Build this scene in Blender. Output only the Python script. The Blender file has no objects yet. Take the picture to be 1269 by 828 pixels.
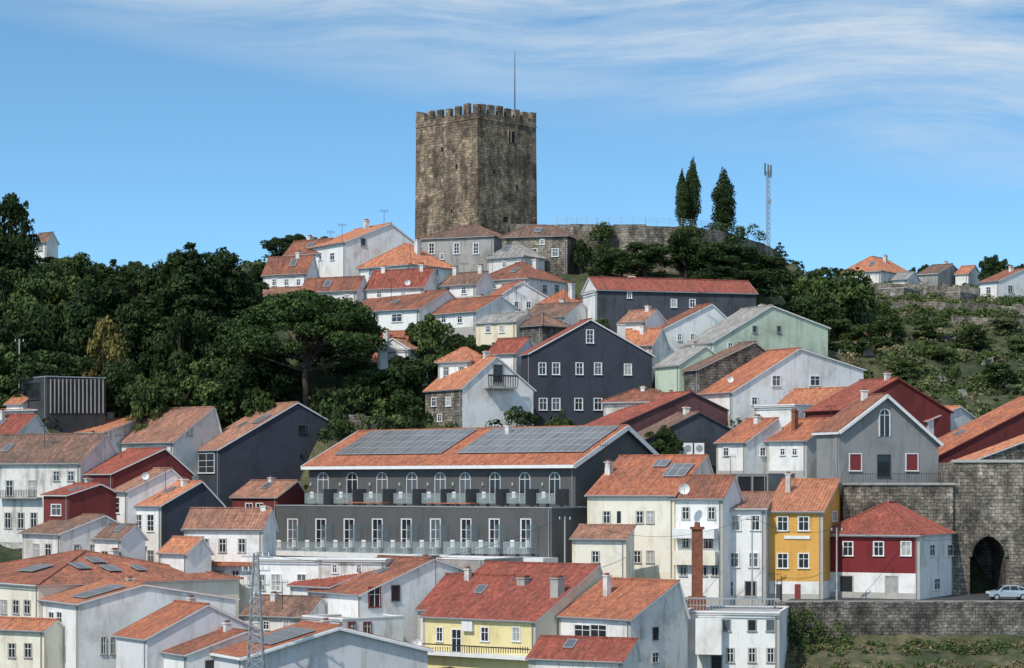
import bpy, math, random
import numpy as np
from mathutils import Vector
random.seed(7); rng=np.random.default_rng(7); R2=random.Random(99)
F=2750.0; HY=600.0; CX=634.5
sc=bpy.context.scene
def P(px,py,Y): return Vector(((px-CX)/F*Y,Y,(HY-py)/F*Y))
Z=Vector((0,0,1))
# ---------------------------------------------------------------- materials
MATS={}
def newmat(name):
    m=bpy.data.materials.new(name); m.use_nodes=True; nt=m.node_tree; nt.nodes.clear()
    out=nt.nodes.new('ShaderNodeOutputMaterial'); b=nt.nodes.new('ShaderNodeBsdfPrincipled')
    nt.links.new(b.outputs[0],out.inputs[0]); MATS[name]=m
    return m,nt,b
def N(nt,t,**k):
    n=nt.nodes.new(t)
    for a,v in k.items(): setattr(n,a,v)
    return n
def noise(nt,vec,scale,detail=4,rough=.6):
    n=N(nt,'ShaderNodeTexNoise'); n.inputs['Scale'].default_value=scale; n.inputs['Detail'].default_value=detail; n.inputs['Roughness'].default_value=rough
    nt.links.new(vec,n.inputs['Vector']); return n.outputs['Fac']
def mapping(nt,vec,s,loc=(0,0,0)):
    n=N(nt,'ShaderNodeMapping'); n.inputs['Scale'].default_value=s; n.inputs['Location'].default_value=loc
    nt.links.new(vec,n.inputs['Vector']); return n.outputs[0]
def ramp(nt,fac,stops):
    r=N(nt,'ShaderNodeValToRGB'); e=r.color_ramp.elements
    while len(e)>1: e.remove(e[0])
    e[0].position=stops[0][0]; c=stops[0][1]; e[0].color=(c[0],c[1],c[2],1)
    for p,c in stops[1:]:
        x=e.new(p); x.color=(c[0],c[1],c[2],1)
    nt.links.new(fac,r.inputs[0]); return r.outputs[0]
def mix(nt,fac,a,b,mode='MIX'):
    n=N(nt,'ShaderNodeMix',data_type='RGBA',blend_type=mode)
    if isinstance(fac,(int,float)): n.inputs[0].default_value=fac
    else: nt.links.new(fac,n.inputs[0])
    for i,x in ((6,a),(7,b)):
        if isinstance(x,tuple): n.inputs[i].default_value=(x[0],x[1],x[2],1)
        else: nt.links.new(x,n.inputs[i])
    return n.outputs[2]
def bump(nt,h,b,st=.5,d=.1):
    n=N(nt,'ShaderNodeBump'); n.inputs['Strength'].default_value=st; n.inputs['Distance'].default_value=d
    nt.links.new(h,n.inputs['Height']); nt.links.new(n.outputs[0],b.inputs['Normal'])
def g(v): return (v,v,v)
def plaster(name,c,dirt=.26,rough=.9):
    m,nt,b=newmat(name); pos=N(nt,'ShaderNodeNewGeometry').outputs['Position']
    n1=noise(nt,pos,.3,6,.65); n2=noise(nt,mapping(nt,pos,(1.1,1.1,.2)),1.0,5,.7)
    n3=noise(nt,pos,3.0,3)
    d=1-dirt
    r1=ramp(nt,n1,[(.32,(d,d*.97,d*.92)),(.52,g(1))]); r2=ramp(nt,n2,[(.32,(d*.95,d*.92,d*.87)),(.47,g(1))]); r3=ramp(nt,n3,[(.3,g(.95)),(.7,g(1))])
    col=mix(nt,1.0,mix(nt,1.0,r1,r2,'MULTIPLY'),r3,'MULTIPLY'); col=mix(nt,1.0,(c[0],c[1],c[2]),col,'MULTIPLY')
    nt.links.new(col,b.inputs['Base Color']); b.inputs['Roughness'].default_value=rough
    bump(nt,n3,b,.2,.04)
def tile(name,c1,c2,c3,age=.5):
    m,nt,b=newmat(name); uv=N(nt,'ShaderNodeTexCoord').outputs['UV']; pos=N(nt,'ShaderNodeNewGeometry').outputs['Position']
    br=N(nt,'ShaderNodeTexBrick'); nt.links.new(uv,br.inputs['Vector']); br.offset=0
    br.inputs['Color1'].default_value=(*c1,1); br.inputs['Color2'].default_value=(*c2,1); br.inputs['Mortar'].default_value=(c3[0]*.7,c3[1]*.7,c3[2]*.7,1)
    br.inputs['Scale'].default_value=1; br.inputs['Brick Width'].default_value=.36; br.inputs['Row Height'].default_value=.42; br.inputs['Mortar Size'].default_value=.025; br.inputs['Mortar Smooth'].default_value=.6
    n1=noise(nt,pos,.45,6,.7); n2=noise(nt,pos,2.2,4,.7); n3=noise(nt,mapping(nt,uv,(2.6,.3,1)),1.0,4,.7)
    a=ramp(nt,n1,[(.38,g(0)),(.64,g(age))]); col=mix(nt,a,br.outputs[0],c3)
    r=ramp(nt,n2,[(.3,g(.55)),(.6,g(1.1))]); col=mix(nt,1.0,col,r,'MULTIPLY')
    r3=ramp(nt,n3,[(.35,g(.68)),(.6,g(1.08))]); col=mix(nt,1.0,col,r3,'MULTIPLY')
    nt.links.new(col,b.inputs['Base Color']); b.inputs['Roughness'].default_value=.9; bump(nt,br.outputs['Fac'],b,-.4,.04)
def stone(name,c1,c2,mort,bw=.8,rh=.38,stain=.5):
    m,nt,b=newmat(name); uv=N(nt,'ShaderNodeTexCoord').outputs['UV']; pos=N(nt,'ShaderNodeNewGeometry').outputs['Position']
    wob=N(nt,'ShaderNodeTexNoise'); wob.inputs['Scale'].default_value=.9; nt.links.new(uv,wob.inputs['Vector'])
    ad=N(nt,'ShaderNodeVectorMath',operation='MULTIPLY_ADD'); nt.links.new(wob.outputs['Color'],ad.inputs[0]); ad.inputs[1].default_value=(.45,.3,0); nt.links.new(uv,ad.inputs[2])
    br=N(nt,'ShaderNodeTexBrick'); nt.links.new(ad.outputs[0],br.inputs['Vector'])
    br.inputs['Color1'].default_value=(*c1,1); br.inputs['Color2'].default_value=(*c2,1); br.inputs['Mortar'].default_value=(*mort,1)
    br.inputs['Scale'].default_value=1; br.inputs['Brick Width'].default_value=bw; br.inputs['Row Height'].default_value=rh; br.inputs['Mortar Size'].default_value=.03; br.inputs['Bias'].default_value=-.1
    n1=noise(nt,pos,.22,6,.75); n2=noise(nt,pos,1.3,5,.85); n4=noise(nt,mapping(nt,pos,(.7,.7,.12)),1.0,4)
    r1=ramp(nt,n1,[(.42,g(1-stain)),(.56,g(1.2))]); r2=ramp(nt,n2,[(.36,g(.42)),(.52,g(1.0)),(.64,g(1.7))]); r4=ramp(nt,n4,[(.38,g(.55)),(.56,g(1.1))])
    col=mix(nt,1.0,mix(nt,1.0,mix(nt,1.0,br.outputs[0],r1,'MULTIPLY'),r2,'MULTIPLY'),r4,'MULTIPLY')
    nt.links.new(col,b.inputs['Base Color']); b.inputs['Roughness'].default_value=.95
    bump(nt,n2,b,.8,.15)
def plain(name,c,rough=.6,metal=0,var=.15):
    m,nt,b=newmat(name); pos=N(nt,'ShaderNodeNewGeometry').outputs['Position']
    n1=noise(nt,pos,1.7,3); r=ramp(nt,n1,[(.3,g(1-var)),(.7,g(1))]); nt.links.new(mix(nt,1.0,(c[0],c[1],c[2]),r,'MULTIPLY'),b.inputs['Base Color'])
    b.inputs['Roughness'].default_value=rough; b.inputs['Metallic'].default_value=metal
def foliage(name,c1,c2,c3):
    m,nt,b=newmat(name); geo=N(nt,'ShaderNodeNewGeometry'); oi=N(nt,'ShaderNodeObjectInfo')
    n1=noise(nt,geo.outputs['Position'],.55,3)
    f=N(nt,'ShaderNodeMath',operation='MULTIPLY_ADD'); nt.links.new(geo.outputs['Random Per Island'],f.inputs[0]); f.inputs[1].default_value=.5
    s=N(nt,'ShaderNodeMath',operation='MULTIPLY_ADD'); nt.links.new(oi.outputs['Random'],s.inputs[0]); s.inputs[1].default_value=.34; s.inputs[2].default_value=-.37
    nt.links.new(s.outputs[0],f.inputs[2])
    a=N(nt,'ShaderNodeMath',operation='ADD'); nt.links.new(f.outputs[0],a.inputs[0]); nt.links.new(n1,a.inputs[1])
    col=ramp(nt,a.outputs[0],[(.25,c1),(.55,c2),(.9,c3)]); nt.links.new(col,b.inputs['Base Color'])
    b.inputs['Roughness'].default_value=.8
    b.inputs['Specular IOR Level'].default_value=.15
plaster('white',(.82,.81,.80)); plaster('white_old',(.73,.71,.68),.4); plaster('cream',(.80,.71,.55),.18); plaster('cream_pale',(.81,.76,.65),.18)
plaster('yellow',(.80,.69,.36),.16); plaster('ochre',(.70,.38,.09),.16); plaster('red',(.19,.02,.025),.2); plaster('darkred',(.17,.03,.03),.3)
plaster('navy',(.045,.053,.075),.25); plaster('slate',(.07,.078,.095),.45); plaster('hotelgrey',(.095,.097,.10),.16); plaster('midgrey',(.28,.285,.29),.2)
plaster('green',(.53,.62,.50),.3); plaster('greyplaster',(.37,.36,.35),.4); plaster('slate_red',(.14,.06,.065),.45); plaster('lilac',(.71,.705,.73),.2)
plaster('concrete',(.40,.39,.37),.3); plaster('darkwood',(.05,.05,.055),.4)
tile('tile_a',(.47,.15,.075),(.58,.22,.11),(.31,.12,.08),.75)
tile('tile_b',(.34,.11,.065),(.49,.18,.10),(.19,.09,.065),.95)
tile('tile_c',(.57,.20,.10),(.68,.29,.15),(.38,.16,.10),.6)
tile('tile_d',(.42,.19,.12),(.54,.27,.17),(.24,.13,.10),.85)
tile('tile_old',(.25,.13,.09),(.40,.21,.15),(.14,.10,.08),.95)
tile('tile_red',(.34,.075,.05),(.44,.125,.08),(.23,.075,.055),.75)
tile('tile_grey',(.34,.33,.32),(.45,.43,.40),(.24,.22,.2),.7)
stone('stone_tower',(.34,.255,.175),(.185,.138,.096),(.10,.078,.057),.8,.42,.5)
stone('stone_wall',(.31,.27,.22),(.185,.165,.14),(.085,.075,.062),.65,.36,.5)
stone('stone_dark',(.20,.18,.155),(.11,.105,.095),(.05,.047,.043),.6,.33,.5)
plain('white_trim',(.8,.8,.8),.6); plain('stone_trim',(.45,.43,.40),.8); plain('dark_trim',(.06,.06,.065),.6); plain('red_trim',(.22,.03,.03),.6)
plain('grey_trim',(.3,.31,.32),.6); plain('iron',(.03,.03,.035),.5); plain('steel',(.42,.44,.46),.45,.4)
plain('brick',(.28,.10,.06),.9,0,.5); plain('asphalt',(.06,.06,.062),.9,0,.3); plain('pavement',(.3,.29,.27),.9); plain('bark',(.07,.052,.04),.95,0,.5)
plain('rock',(.26,.24,.21),.95,0,.55)
plain('paint_white',(.75,.75,.72),.7); plain('carpaint',(.42,.5,.55),.25,.3,.03); plain('rubber',(.02,.02,.02),.8); plain('curtain',(.42,.42,.40),.7,0,.4)
m,nt,b=newmat('glass'); b.inputs['Base Color'].default_value=(.022,.026,.032,1); b.inputs['Roughness'].default_value=.12; b.inputs['Specular IOR Level'].default_value=.5
m,nt,b=newmat('dim_glass'); b.inputs['Base Color'].default_value=(.10,.11,.12,1); b.inputs['Roughness'].default_value=.25
m,nt,b=newmat('balcony_glass'); b.inputs['Base Color'].default_value=(.34,.40,.41,1); b.inputs['Roughness'].default_value=.15; b.inputs['Alpha'].default_value=.36
m,nt,b=newmat('void'); b.inputs['Base Color'].default_value=(.012,.011,.01,1); b.inputs['Roughness'].default_value=1
m,nt,b=newmat('solar'); uv=N(nt,'ShaderNodeTexCoord').outputs['UV']; br=N(nt,'ShaderNodeTexBrick'); br.offset=0; nt.links.new(uv,br.inputs['Vector'])
br.inputs['Color1'].default_value=(.13,.13,.135,1); br.inputs['Color2'].default_value=(.18,.18,.185,1); br.inputs['Mortar'].default_value=(.42,.42,.42,1)
br.inputs['Scale'].default_value=1; br.inputs['Brick Width'].default_value=1.05; br.inputs['Row Height'].default_value=1.7; br.inputs['Mortar Size'].default_value=.03
nt.links.new(br.outputs[0],b.inputs['Base Color']); b.inputs['Roughness'].default_value=.4
foliage('leaf_dark',(.011,.021,.007),(.028,.05,.015),(.07,.10,.033))
foliage('leaf_pine',(.011,.025,.007),(.034,.062,.016),(.085,.13,.036))
foliage('leaf_mid',(.02,.036,.009),(.055,.085,.024),(.11,.15,.05))
foliage('leaf_olive',(.036,.05,.018),(.085,.105,.042),(.15,.17,.075))
foliage('leaf_dry',(.09,.075,.04),(.18,.15,.08),(.30,.26,.16))
foliage('leaf_yellow',(.05,.05,.015),(.11,.10,.03),(.2,.16,.05))
m,nt,b=newmat('ground'); pos=N(nt,'ShaderNodeNewGeometry').outputs['Position']
n1=noise(nt,pos,.05,8,.7); n2=noise(nt,pos,.6,6,.75)
a=mix(nt,.45,n1,n2); col=ramp(nt,a,[(.40,(.022,.034,.012)),(.48,(.05,.062,.024)),(.55,(.10,.10,.048)),(.63,(.20,.17,.10))])
nt.links.new(col,b.inputs['Base Color']); b.inputs['Roughness'].default_value=1; bump(nt,n2,b,1,.6)
# ---------------------------------------------------------------- mesh builder
class M:
    def __init__(s,name): s.name=name; s.v=[]; s.f=[]; s.mi=[]; s.uv=[]; s.m=[]
    def mat(s,n):
        if n not in s.m: s.m.append(n)
        return s.m.index(n)
    def poly(s,pts,mat,uv=None):
        k=len(s.v); s.v+= [Vector(p) for p in pts]; s.f.append(list(range(k,k+len(pts)))); s.mi.append(s.mat(mat))
        if uv is None:
            p0=Vector(pts[0]); e=(Vector(pts[1])-p0); n=None
            for i in range(2,len(pts)):
                n=e.cross(Vector(pts[i])-p0)
                if n.length>1e-6: break
            if n is None or n.length<1e-9: n=Vector((0,0,1))
            n.normalize()
            if abs(n.z)<.7:
                h=Z.cross(n).normalized(); uv=[(Vector(p).dot(h),Vector(p).z) for p in pts]
            else: uv=[(p[0],p[1]) for p in pts]
        s.uv+=uv
    def box(s,o,a,b,c,mat):
        o=Vector(o);a=Vector(a);b=Vector(b);c=Vector(c)
        if a.cross(b).dot(c)<0: a,b=b,a
        p=[o,o+a,o+a+b,o+b,o+c,o+a+c,o+a+b+c,o+b+c]
        for q in ((3,2,1,0),(4,5,6,7),(0,1,5,4),(1,2,6,5),(2,3,7,6),(3,0,4,7)): s.poly([p[i] for i in q],mat)
    def beam(s,p,q,w,h,mat):
        p=Vector(p);q=Vector(q);d=q-p
        if d.length<1e-4:return
        x=d.cross(Z)
        if x.length<1e-4: x=Vector((1,0,0))
        x.normalize(); y=x.cross(d).normalized()
        s.box(p-x*w/2-y*h/2,d,x*w,y*h,mat)
    def cyl(s,p,q,r0,r1,mat,n=8):
        p=Vector(p);q=Vector(q);d=(q-p).normalized(); x=d.cross(Vector((0,1,0.01))).normalized(); y=d.cross(x)
        A=[p+(x*math.cos(t)+y*math.sin(t))*r0 for t in [2*math.pi*i/n for i in range(n)]]
        B_=[q+(x*math.cos(t)+y*math.sin(t))*r1 for t in [2*math.pi*i/n for i in range(n)]]
        for i in range(n):
            j=(i+1)%n; s.poly([A[i],A[j],B_[j],B_[i]],mat)
        s.poly(B_,mat); s.poly(A[::-1],mat)
    def make(s,origin=Vector((0,0,0)),parent=None):
        if not s.f: return None
        me=bpy.data.meshes.new(s.name); me.from_pydata([v-origin for v in s.v],[],s.f)
        me.polygons.foreach_set('material_index',s.mi)
        ul=me.uv_layers.new(name='UVMap'); ul.data.foreach_set('uv',np.array(s.uv,dtype=np.float32).ravel())
        for n in s.m: me.materials.append(MATS[n])
        o=bpy.data.objects.new(s.name,me); sc.collection.objects.link(o)
        if parent is not None: o.parent=parent
        else: o.location=origin
        return o
def slope(mb,P0,U,UL,V,VL,u1,u2,n,tmat,fmat,t=.14,corr=True):
    def vt(u):
        if u<u1-1e-3: return VL*u/u1
        if u>u2+1e-3 and UL-u2>1e-3: return max(0,VL*(UL-u)/(UL-u2))
        return VL
    step=.09 if corr else .6
    us=list(np.arange(0,UL,step))+[UL]; us=sorted(set([round(x,4) for x in us]+[round(u1,4),round(u2,4)]))
    top=lambda u,v:P0+U*u+V*v+n*(t+(.045*math.sin(2*math.pi*u/.36) if corr else 0))
    ou=random.random()*50
    for i in range(len(us)-1):
        a,b_=us[i],us[i+1]
        if b_-a<1e-4: continue
        va,vb=max(vt(a),0),max(vt(b_),0)
        pts=[top(a,0),top(b_,0),top(b_,vb),top(a,va)]; uv=[(a+ou,0),(b_+ou,0),(b_+ou,vb),(a+ou,va)]
        if va<1e-3 and vb<1e-3: continue
        if va<1e-3: pts=pts[:3]; uv=uv[:3]
        elif vb<1e-3: pts=[pts[0],pts[1],pts[3]]; uv=[uv[0],uv[1],uv[3]]
        mb.poly(pts,tmat,uv)
    out=[P0,P0+U*UL]
    out.append(P0+U*u2+V*VL)
    if abs(u2-u1)>1e-4: out.append(P0+U*u1+V*VL)
    mb.poly(out,fmat)
    for i in range(len(out)):
        a,b_=out[i],out[(i+1)%len(out)]; mb.poly([a,b_,b_+n*(t-.01),a+n*(t-.01)],fmat)
CTRL=[]
BL=[]
class Bd:pass
def face_s(b,face,px):
    u=(px-CX)/F; d=b.L if face=='L' else b.R
    s=(b.O.y*u-b.O.x)/(d.x-d.y*u); return s,b.O.y+s*d.y
def face_frame(b,face): return (b.L,-b.R) if face=='L' else (b.R,-b.L)
def fbox(b,face,px0,px1,py0,py1,d0,d1,mat,mb=None):
    s0,t0=face_s(b,face,px0); s1,t1=face_s(b,face,px1); t=(t0+t1)/2
    za=(HY-py1)/F*t; zb=(HY-py0)/F*t; d,n=face_frame(b,face)
    o=Vector((b.O.x,b.O.y,0))+d*min(s0,s1)+n*d0; o.z=za
    (mb or b.ext).box(o,d*abs(s1-s0),n*(d1-d0),Z*(zb-za),mat)
def window(b,face,px,py,w,h,style,mb=None):
    mb=mb or b.win
    if style in('w','s','r','g'): w*=.88; h*=.9
    s0,t0=face_s(b,face,px-w/2); s1,t1=face_s(b,face,px+w/2); t=(t0+t1)/2
    if s0>s1: s0,s1=s1,s0
    za=(HY-(py+h/2))/F*t; zb=(HY-(py-h/2))/F*t; d,n=face_frame(b,face); O=Vector((b.O.x,b.O.y,0))
    def q(a0,a1,z0,z1,d0,d1,mat):
        o=O+d*a0+n*d0; o.z=z0; mb.box(o,d*(a1-a0),n*(d1-d0),Z*(z1-z0),mat)
    gl=random.choices(['glass','dim_glass','curtain'],[.72,.18,.10])[0]
    W=s1-s0;H=zb-za; c=(s0+s1)/2
    sur={'w':'white_trim','s':'stone_trim','d':'dark_trim','g':'grey_trim','r':'red_trim','door':'stone_trim','arch':'grey_trim','sh':'white_trim','archw':'white_trim','n':None}[style]
    fr=.10 if style not in('d','arch') else .07
    if style in('arch','archw'):
        seg=10; r=W/2; zc=zb-r; tw_=.06 if style=='arch' else .12
        if style=='arch': gl=random.choice(['glass','glass','dim_glass'])
        pts=[O+d*s0+n*.02+Z*za,O+d*s1+n*.02+Z*za]+[O+d*(c+r*math.cos(a))+n*.02+Z*(zc+r*math.sin(a)) for a in [math.pi*i/seg for i in range(seg+1)]]
        mb.poly(pts,gl)
        for i in range(seg):
            a0,a1=math.pi*i/seg,math.pi*(i+1)/seg
            p=O+d*(c+r*math.cos(a0))+n*.06+Z*(zc+r*math.sin(a0)); e=O+d*(c+r*math.cos(a1))+n*.06+Z*(zc+r*math.sin(a1)); mb.beam(p,e,.1,tw_,'white_trim')
        h_=tw_/2
        q(s0-h_,s0+h_,za,zc,.0,.1,'white_trim'); q(s1-h_,s1+h_,za,zc,.0,.1,'white_trim'); q(c-.03,c+.03,za,zb-.03,.02,.07,'white_trim'); q(s0+h_,s1-h_,zc-.03,zc+.03,.02,.065,'white_trim')
        return
    if style=='sh': gl='red_trim'
    if style=='door': gl=random.choice(['dim_glass','glass','red_trim','curtain'])
    q(s0,s1,za,zb,-.05,.015,gl)
    if sur:
        q(s0-fr,s0,za-fr*.5,zb+fr,-.05,.085,sur); q(s1,s1+fr,za-fr*.5,zb+fr,-.05,.085,sur); q(s0,s1,zb,zb+fr,-.05,.083,sur)
        q(s0-fr-.05,s1+fr+.05,za-fr*1.2,za-fr*.5,-.05,.15,sur)
        q(s0,s1,za-fr*.5,za,-.05,.08,sur)
        if style in('w','s','r') :
            fm='white_trim'
            q(c-.03,c+.03,za,zb,.015,.045,fm); q(s0,c-.03,za+H*.62,za+H*.62+.05,.015,.043,fm); q(c+.03,s1,za+H*.62,za+H*.62+.05,.015,.043,fm)
            q(s0,s0+.04,za,zb,.015,.047,fm); q(s1-.04,s1,za,zb,.015,.047,fm)
            if H>1.5 and style=='w':
                q(s0+.04,c-.03,za+H*.3,za+H*.3+.04,.015,.042,fm); q(c+.03,s1-.04,za+H*.3,za+H*.3+.04,.015,.042,fm)
def B(name,pl,pc,pr,base,eave,Y,th,roof='gR',ridge=None,r=.5,e2=None,wall='white',wallR=None,low=None,split=None,tile='tile_a',W=None,D=None,win=(),ch=(),fascia='white_trim',over=.35,found=4,reg=True,lowR=None,barge=0):
    if tile in('tile_a','tile_c') and not barge: tile=R2.choice([tile,tile,'tile_a','tile_c','tile_b','tile_d'])
    b=Bd(); th=math.radians(th); L=Vector((-math.cos(th),math.sin(th),0)); R=Vector((math.sin(th),math.cos(th),0)); b.L,b.R=L,R
    b.O=O=P(pc,base,Y); z0=O.z; z1=(HY-eave)/F*Y
    ul,ur=(pl-CX)/F,(pr-CX)/F
    if W is None: W=(O.x-ul*Y)/(math.cos(th)+ul*math.sin(th))
    if D is None: D=(ur*Y-O.x)/(math.sin(th)-ur*math.cos(th))
    W=min(max(W,1.5),60); D=min(max(D,1.5),60)
    b.W,b.D,b.z0,b.z1=W,D,z0,z1
    b.walls=M('walls'); b.rf=M('roof'); b.win=M('windows'); b.ext=M('details'); b.slopes=[]
    Oh=Vector((O.x,O.y,0)); pt=lambda a,c,z: Oh+L*a+R*c+Z*z
    if roof=='gR': Yr=Y+R.y*D*r
    elif roof=='gL': Yr=Y+L.y*W*r
    else: Yr=Y+(R.y*D+L.y*W)/2
    zr=(HY-ridge)/F*Yr if ridge is not None else z1
    if ridge is not None and zr<z1+.4 and roof!='flat': zr=z1+.4
    zf=z0-found; b.zr=zr
    wR=wallR or wall
    zz=z1
    if e2 is not None:
        Ye=Y+(R.y*D if roof=='gR' else L.y*W); zz=(HY-e2)/F*Ye
    if r>=.99: zz=zr
    def side(pts_top,face):
        wm=wall if face in('L','BR') else wR
        fn={'L':lambda s,z:pt(s,0,z),'R':lambda s,z:pt(0,s,z),'BL':lambda s,z:pt(s,D,z),'BR':lambda s,z:pt(W,s,z)}[face]
        lw=low if face in('L','BR','BL') else (lowR or low); zs=None
        if lw and split: zs=(HY-split)/F*Y
        length=pts_top[-1][0]
        if zs is not None:
            b.walls.poly([fn(0,zf),fn(length,zf),fn(length,zs),fn(0,zs)],lw); b.walls.poly([fn(0,zs),fn(length,zs)]+[fn(s,z) for s,z in pts_top[::-1]],wm)
        else: b.walls.poly([fn(0,zf),fn(length,zf)]+[fn(s,z) for s,z in pts_top[::-1]],wm)
    mid=lambda Ln:[(0,z1),(Ln*r,zr),(Ln,zz)] if r<.99 else [(0,z1),(Ln,zr)]
    o=over; g_=.2 if not barge else .45
    if roof=='gR':
        side([(0,z1),(W,z1)],'L'); side([(0,zz),(W,zz)],'BL'); side(mid(D),'R'); side(mid(D),'BR')
        def sl(c0,c1,za,zb):
            v=(R*(c1-c0)+Z*(zb-za)); vl=v.length; v.normalize(); n=L.cross(v); n=n if n.z>0 else -n
            P0=pt(-g_,c0,za)-v*o; slope(b.rf,P0,L,W+2*g_,v,vl+o,0,W+2*g_,n,tile,fascia); b.slopes.append((P0,L,W+2*g_,v,vl+o,n))
            if barge: 
                q0=P0-L*.05-n*.08; b.rf.beam(q0,q0+v*(vl+o),.08,barge,'white_trim'); 
                q1=P0+L*(W+2*g_+.05)-n*.08; b.rf.beam(q1,q1+v*(vl+o),.08,barge,'white_trim')
                b.rf.beam(P0-v*.05-n*.04,P0-v*.05-n*.04+L*(W+2*g_),.08,barge*.7,'white_trim')
        sl(0,D*r,z1,zr)
        if r<.99: sl(D,D*r,zz,zr)
        b.rf.beam(pt(-g_,D*r,zr+.2),pt(W+g_,D*r,zr+.2),.3,.14,tile)
    elif roof=='gL':
        side(mid(W),'L'); side(mid(W),'BL'); side([(0,z1),(D,z1)],'R'); side([(0,zz),(D,zz)],'BR')
        def sl(c0,c1,za,zb):
            v=(L*(c1-c0)+Z*(zb-za)); vl=v.length; v.normalize(); n=R.cross(v); n=n if n.z>0 else -n
            P0=pt(c0,-g_,za)-v*o; slope(b.rf,P0,R,D+2*g_,v,vl+o,0,D+2*g_,n,tile,fascia); b.slopes.append((P0,R,D+2*g_,v,vl+o,n))
        sl(0,W*r,z1,zr)
        if r<.99: sl(W,W*r,zz,zr)
        b.rf.beam(pt(W*r,-g_,zr+.2),pt(W*r,D+g_,zr+.2),.3,.14,tile)
    elif roof=='hip':
        for f_,Ln in (('L',W),('R',D),('BL',W),('BR',D)): side([(0,z1),(Ln,z1)],f_)
        A,Bq=W+2*o,D+2*o; ins=min(A,Bq)/2; k=(zr-z1)/ins; ze=z1-.02
        c=[pt(-o,-o,ze),pt(W+o,-o,ze),pt(W+o,D+o,ze),pt(-o,D+o,ze)]
        if A>=Bq: R0,R1=pt(-o+ins,-o+ins,zr),pt(W+o-ins,-o+ins,zr)
        else: R0,R1=pt(-o+ins,-o+ins,zr),pt(-o+ins,D+o-ins,zr)
        for P0,U,UL,inn in ((c[0],L,A,R),(c[3],L,A,-R),(c[0],R,Bq,L),(c[1],R,Bq,-L)):
            v=inn*ins+Z*(zr-ze); vl=v.length; v.normalize(); n=U.cross(v); n=n if n.z>0 else -n
            slope(b.rf,P0,U,UL,v,vl,ins,UL-ins,n,tile,fascia,.1)
            b.slopes.append((P0,U,UL,v,vl,n))
        b.rf.beam(R0+Z*.14,R1+Z*.14,.3,.16,tile)
        ends=(R0,R1,R1,R0) if A>=Bq else (R0,R0,R1,R1)
        for cc,e in zip(c,ends): b.rf.beam(cc+Z*.13,e+Z*.13,.28,.16,tile)
    else:
        for f_,Ln in (('L',W),('R',D),('BL',W),('BR',D)): side([(0,z1),(Ln,z1)],f_)
        b.rf.poly([pt(0,0,z1-.15),pt(W,0,z1-.15),pt(W,D,z1-.15),pt(0,D,z1-.15)],'concrete')
        b.rf.box(pt(-.06,-.06,z1),L*(W+.12),R*.3,Z*.12,fascia); b.rf.box(pt(-.06,D-.24,z1),L*(W+.12),R*.3,Z*.12,fascia)
        b.rf.box(pt(-.06,.24,z1),L*.3,R*(D-.48),Z*.12,fascia); b.rf.box(pt(W-.24,.24,z1),L*.3,R*(D-.48),Z*.12,fascia)
    b.pt=pt
    for (fc,xs,ys,w,h,st) in win:
        for y in ys:
            for x in xs: window(b,fc,x,y,w,h,st)
    ch=list(ch)
    if not ch and roof in('gR','gL','hip') and W>4 and D>4 and R2.random()<.55: ch.append((R2.uniform(.15,.8),R2.uniform(.35,.65),R2.uniform(.2,.7),.5))
    for cdef in ch:
        fa,fb,hh=cdef[:3]; cw=cdef[3] if len(cdef)>3 else .6; cm=cdef[4] if len(cdef)>4 else 'white_old'
        top=zr+hh; cch=M('chimney'); cch.box(pt(W*fa,D*fb,z1),L*cw,R*cw*1.2,Z*(top-z1),cm); cch.box(pt(W*fa-.08,D*fb-.08,top),L*(cw+.16),R*(cw*1.2+.16),Z*.12,cm)
        cch.box(pt(W*fa+.1,D*fb+.1,top+.12),L*(cw-.2),R*(cw*1.2-.2),Z*.2,'brick'); b.__dict__.setdefault('chs',[]).append(cch)
    b.ext.cyl(pt(.35,-.1,z0),pt(.35,-.1,z1-.1),.05,.05,'grey_trim',6)
    if wall in('white','white_old','cream_pale','ochre','red','yellow') and W>3:
        tr='stone_trim' if wall!='cream_pale' else 'cream'
        b.ext.box(pt(.0,-.03,zf),L*.28,R*.03,Z*(z1-zf),tr); b.ext.box(pt(W-.28,-.03,zf),L*.28,R*.03,Z*(z1-zf),tr)
        b.ext.box(pt(0,-.14,z1-.2),L*W,R*.11,Z*.16,'white_trim')
        b.ext.box(pt(.28,-.025,zf),L*(W-.56),R*.025,Z*(z0-zf+.6),tr)
        b.ext.cyl(pt(-.1,-.42,z1-.06),pt(W+.1,-.42,z1-.06),.06,.06,'grey_trim',6)
    b.name=name; BL.append(b)
    if b.slopes and W>5 and R2.random()<.3 and not barge:
        u=R2.uniform(.2,.7); v=R2.uniform(.35,.55); panel(b,0,u,u+.9/W,v,v+1.3/b.slopes[0][4],'dim_glass',.2)
    if reg:
        for a in (0,.5,1):
            for c in (0,.5,1):
                p=pt(W*a,D*c,z0); CTRL.append((p.x,p.y,z0-.3,1.0 if c<.9 else .4))
    return b
def finish(b):
    e=bpy.data.objects.new(b.name,None); e.empty_display_size=1; e.location=b.O; sc.collection.objects.link(e)
    for mb in [b.walls,b.rf,b.win,b.ext]+b.__dict__.get('chs',[]): mb.make(Vector(b.O),e)
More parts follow.
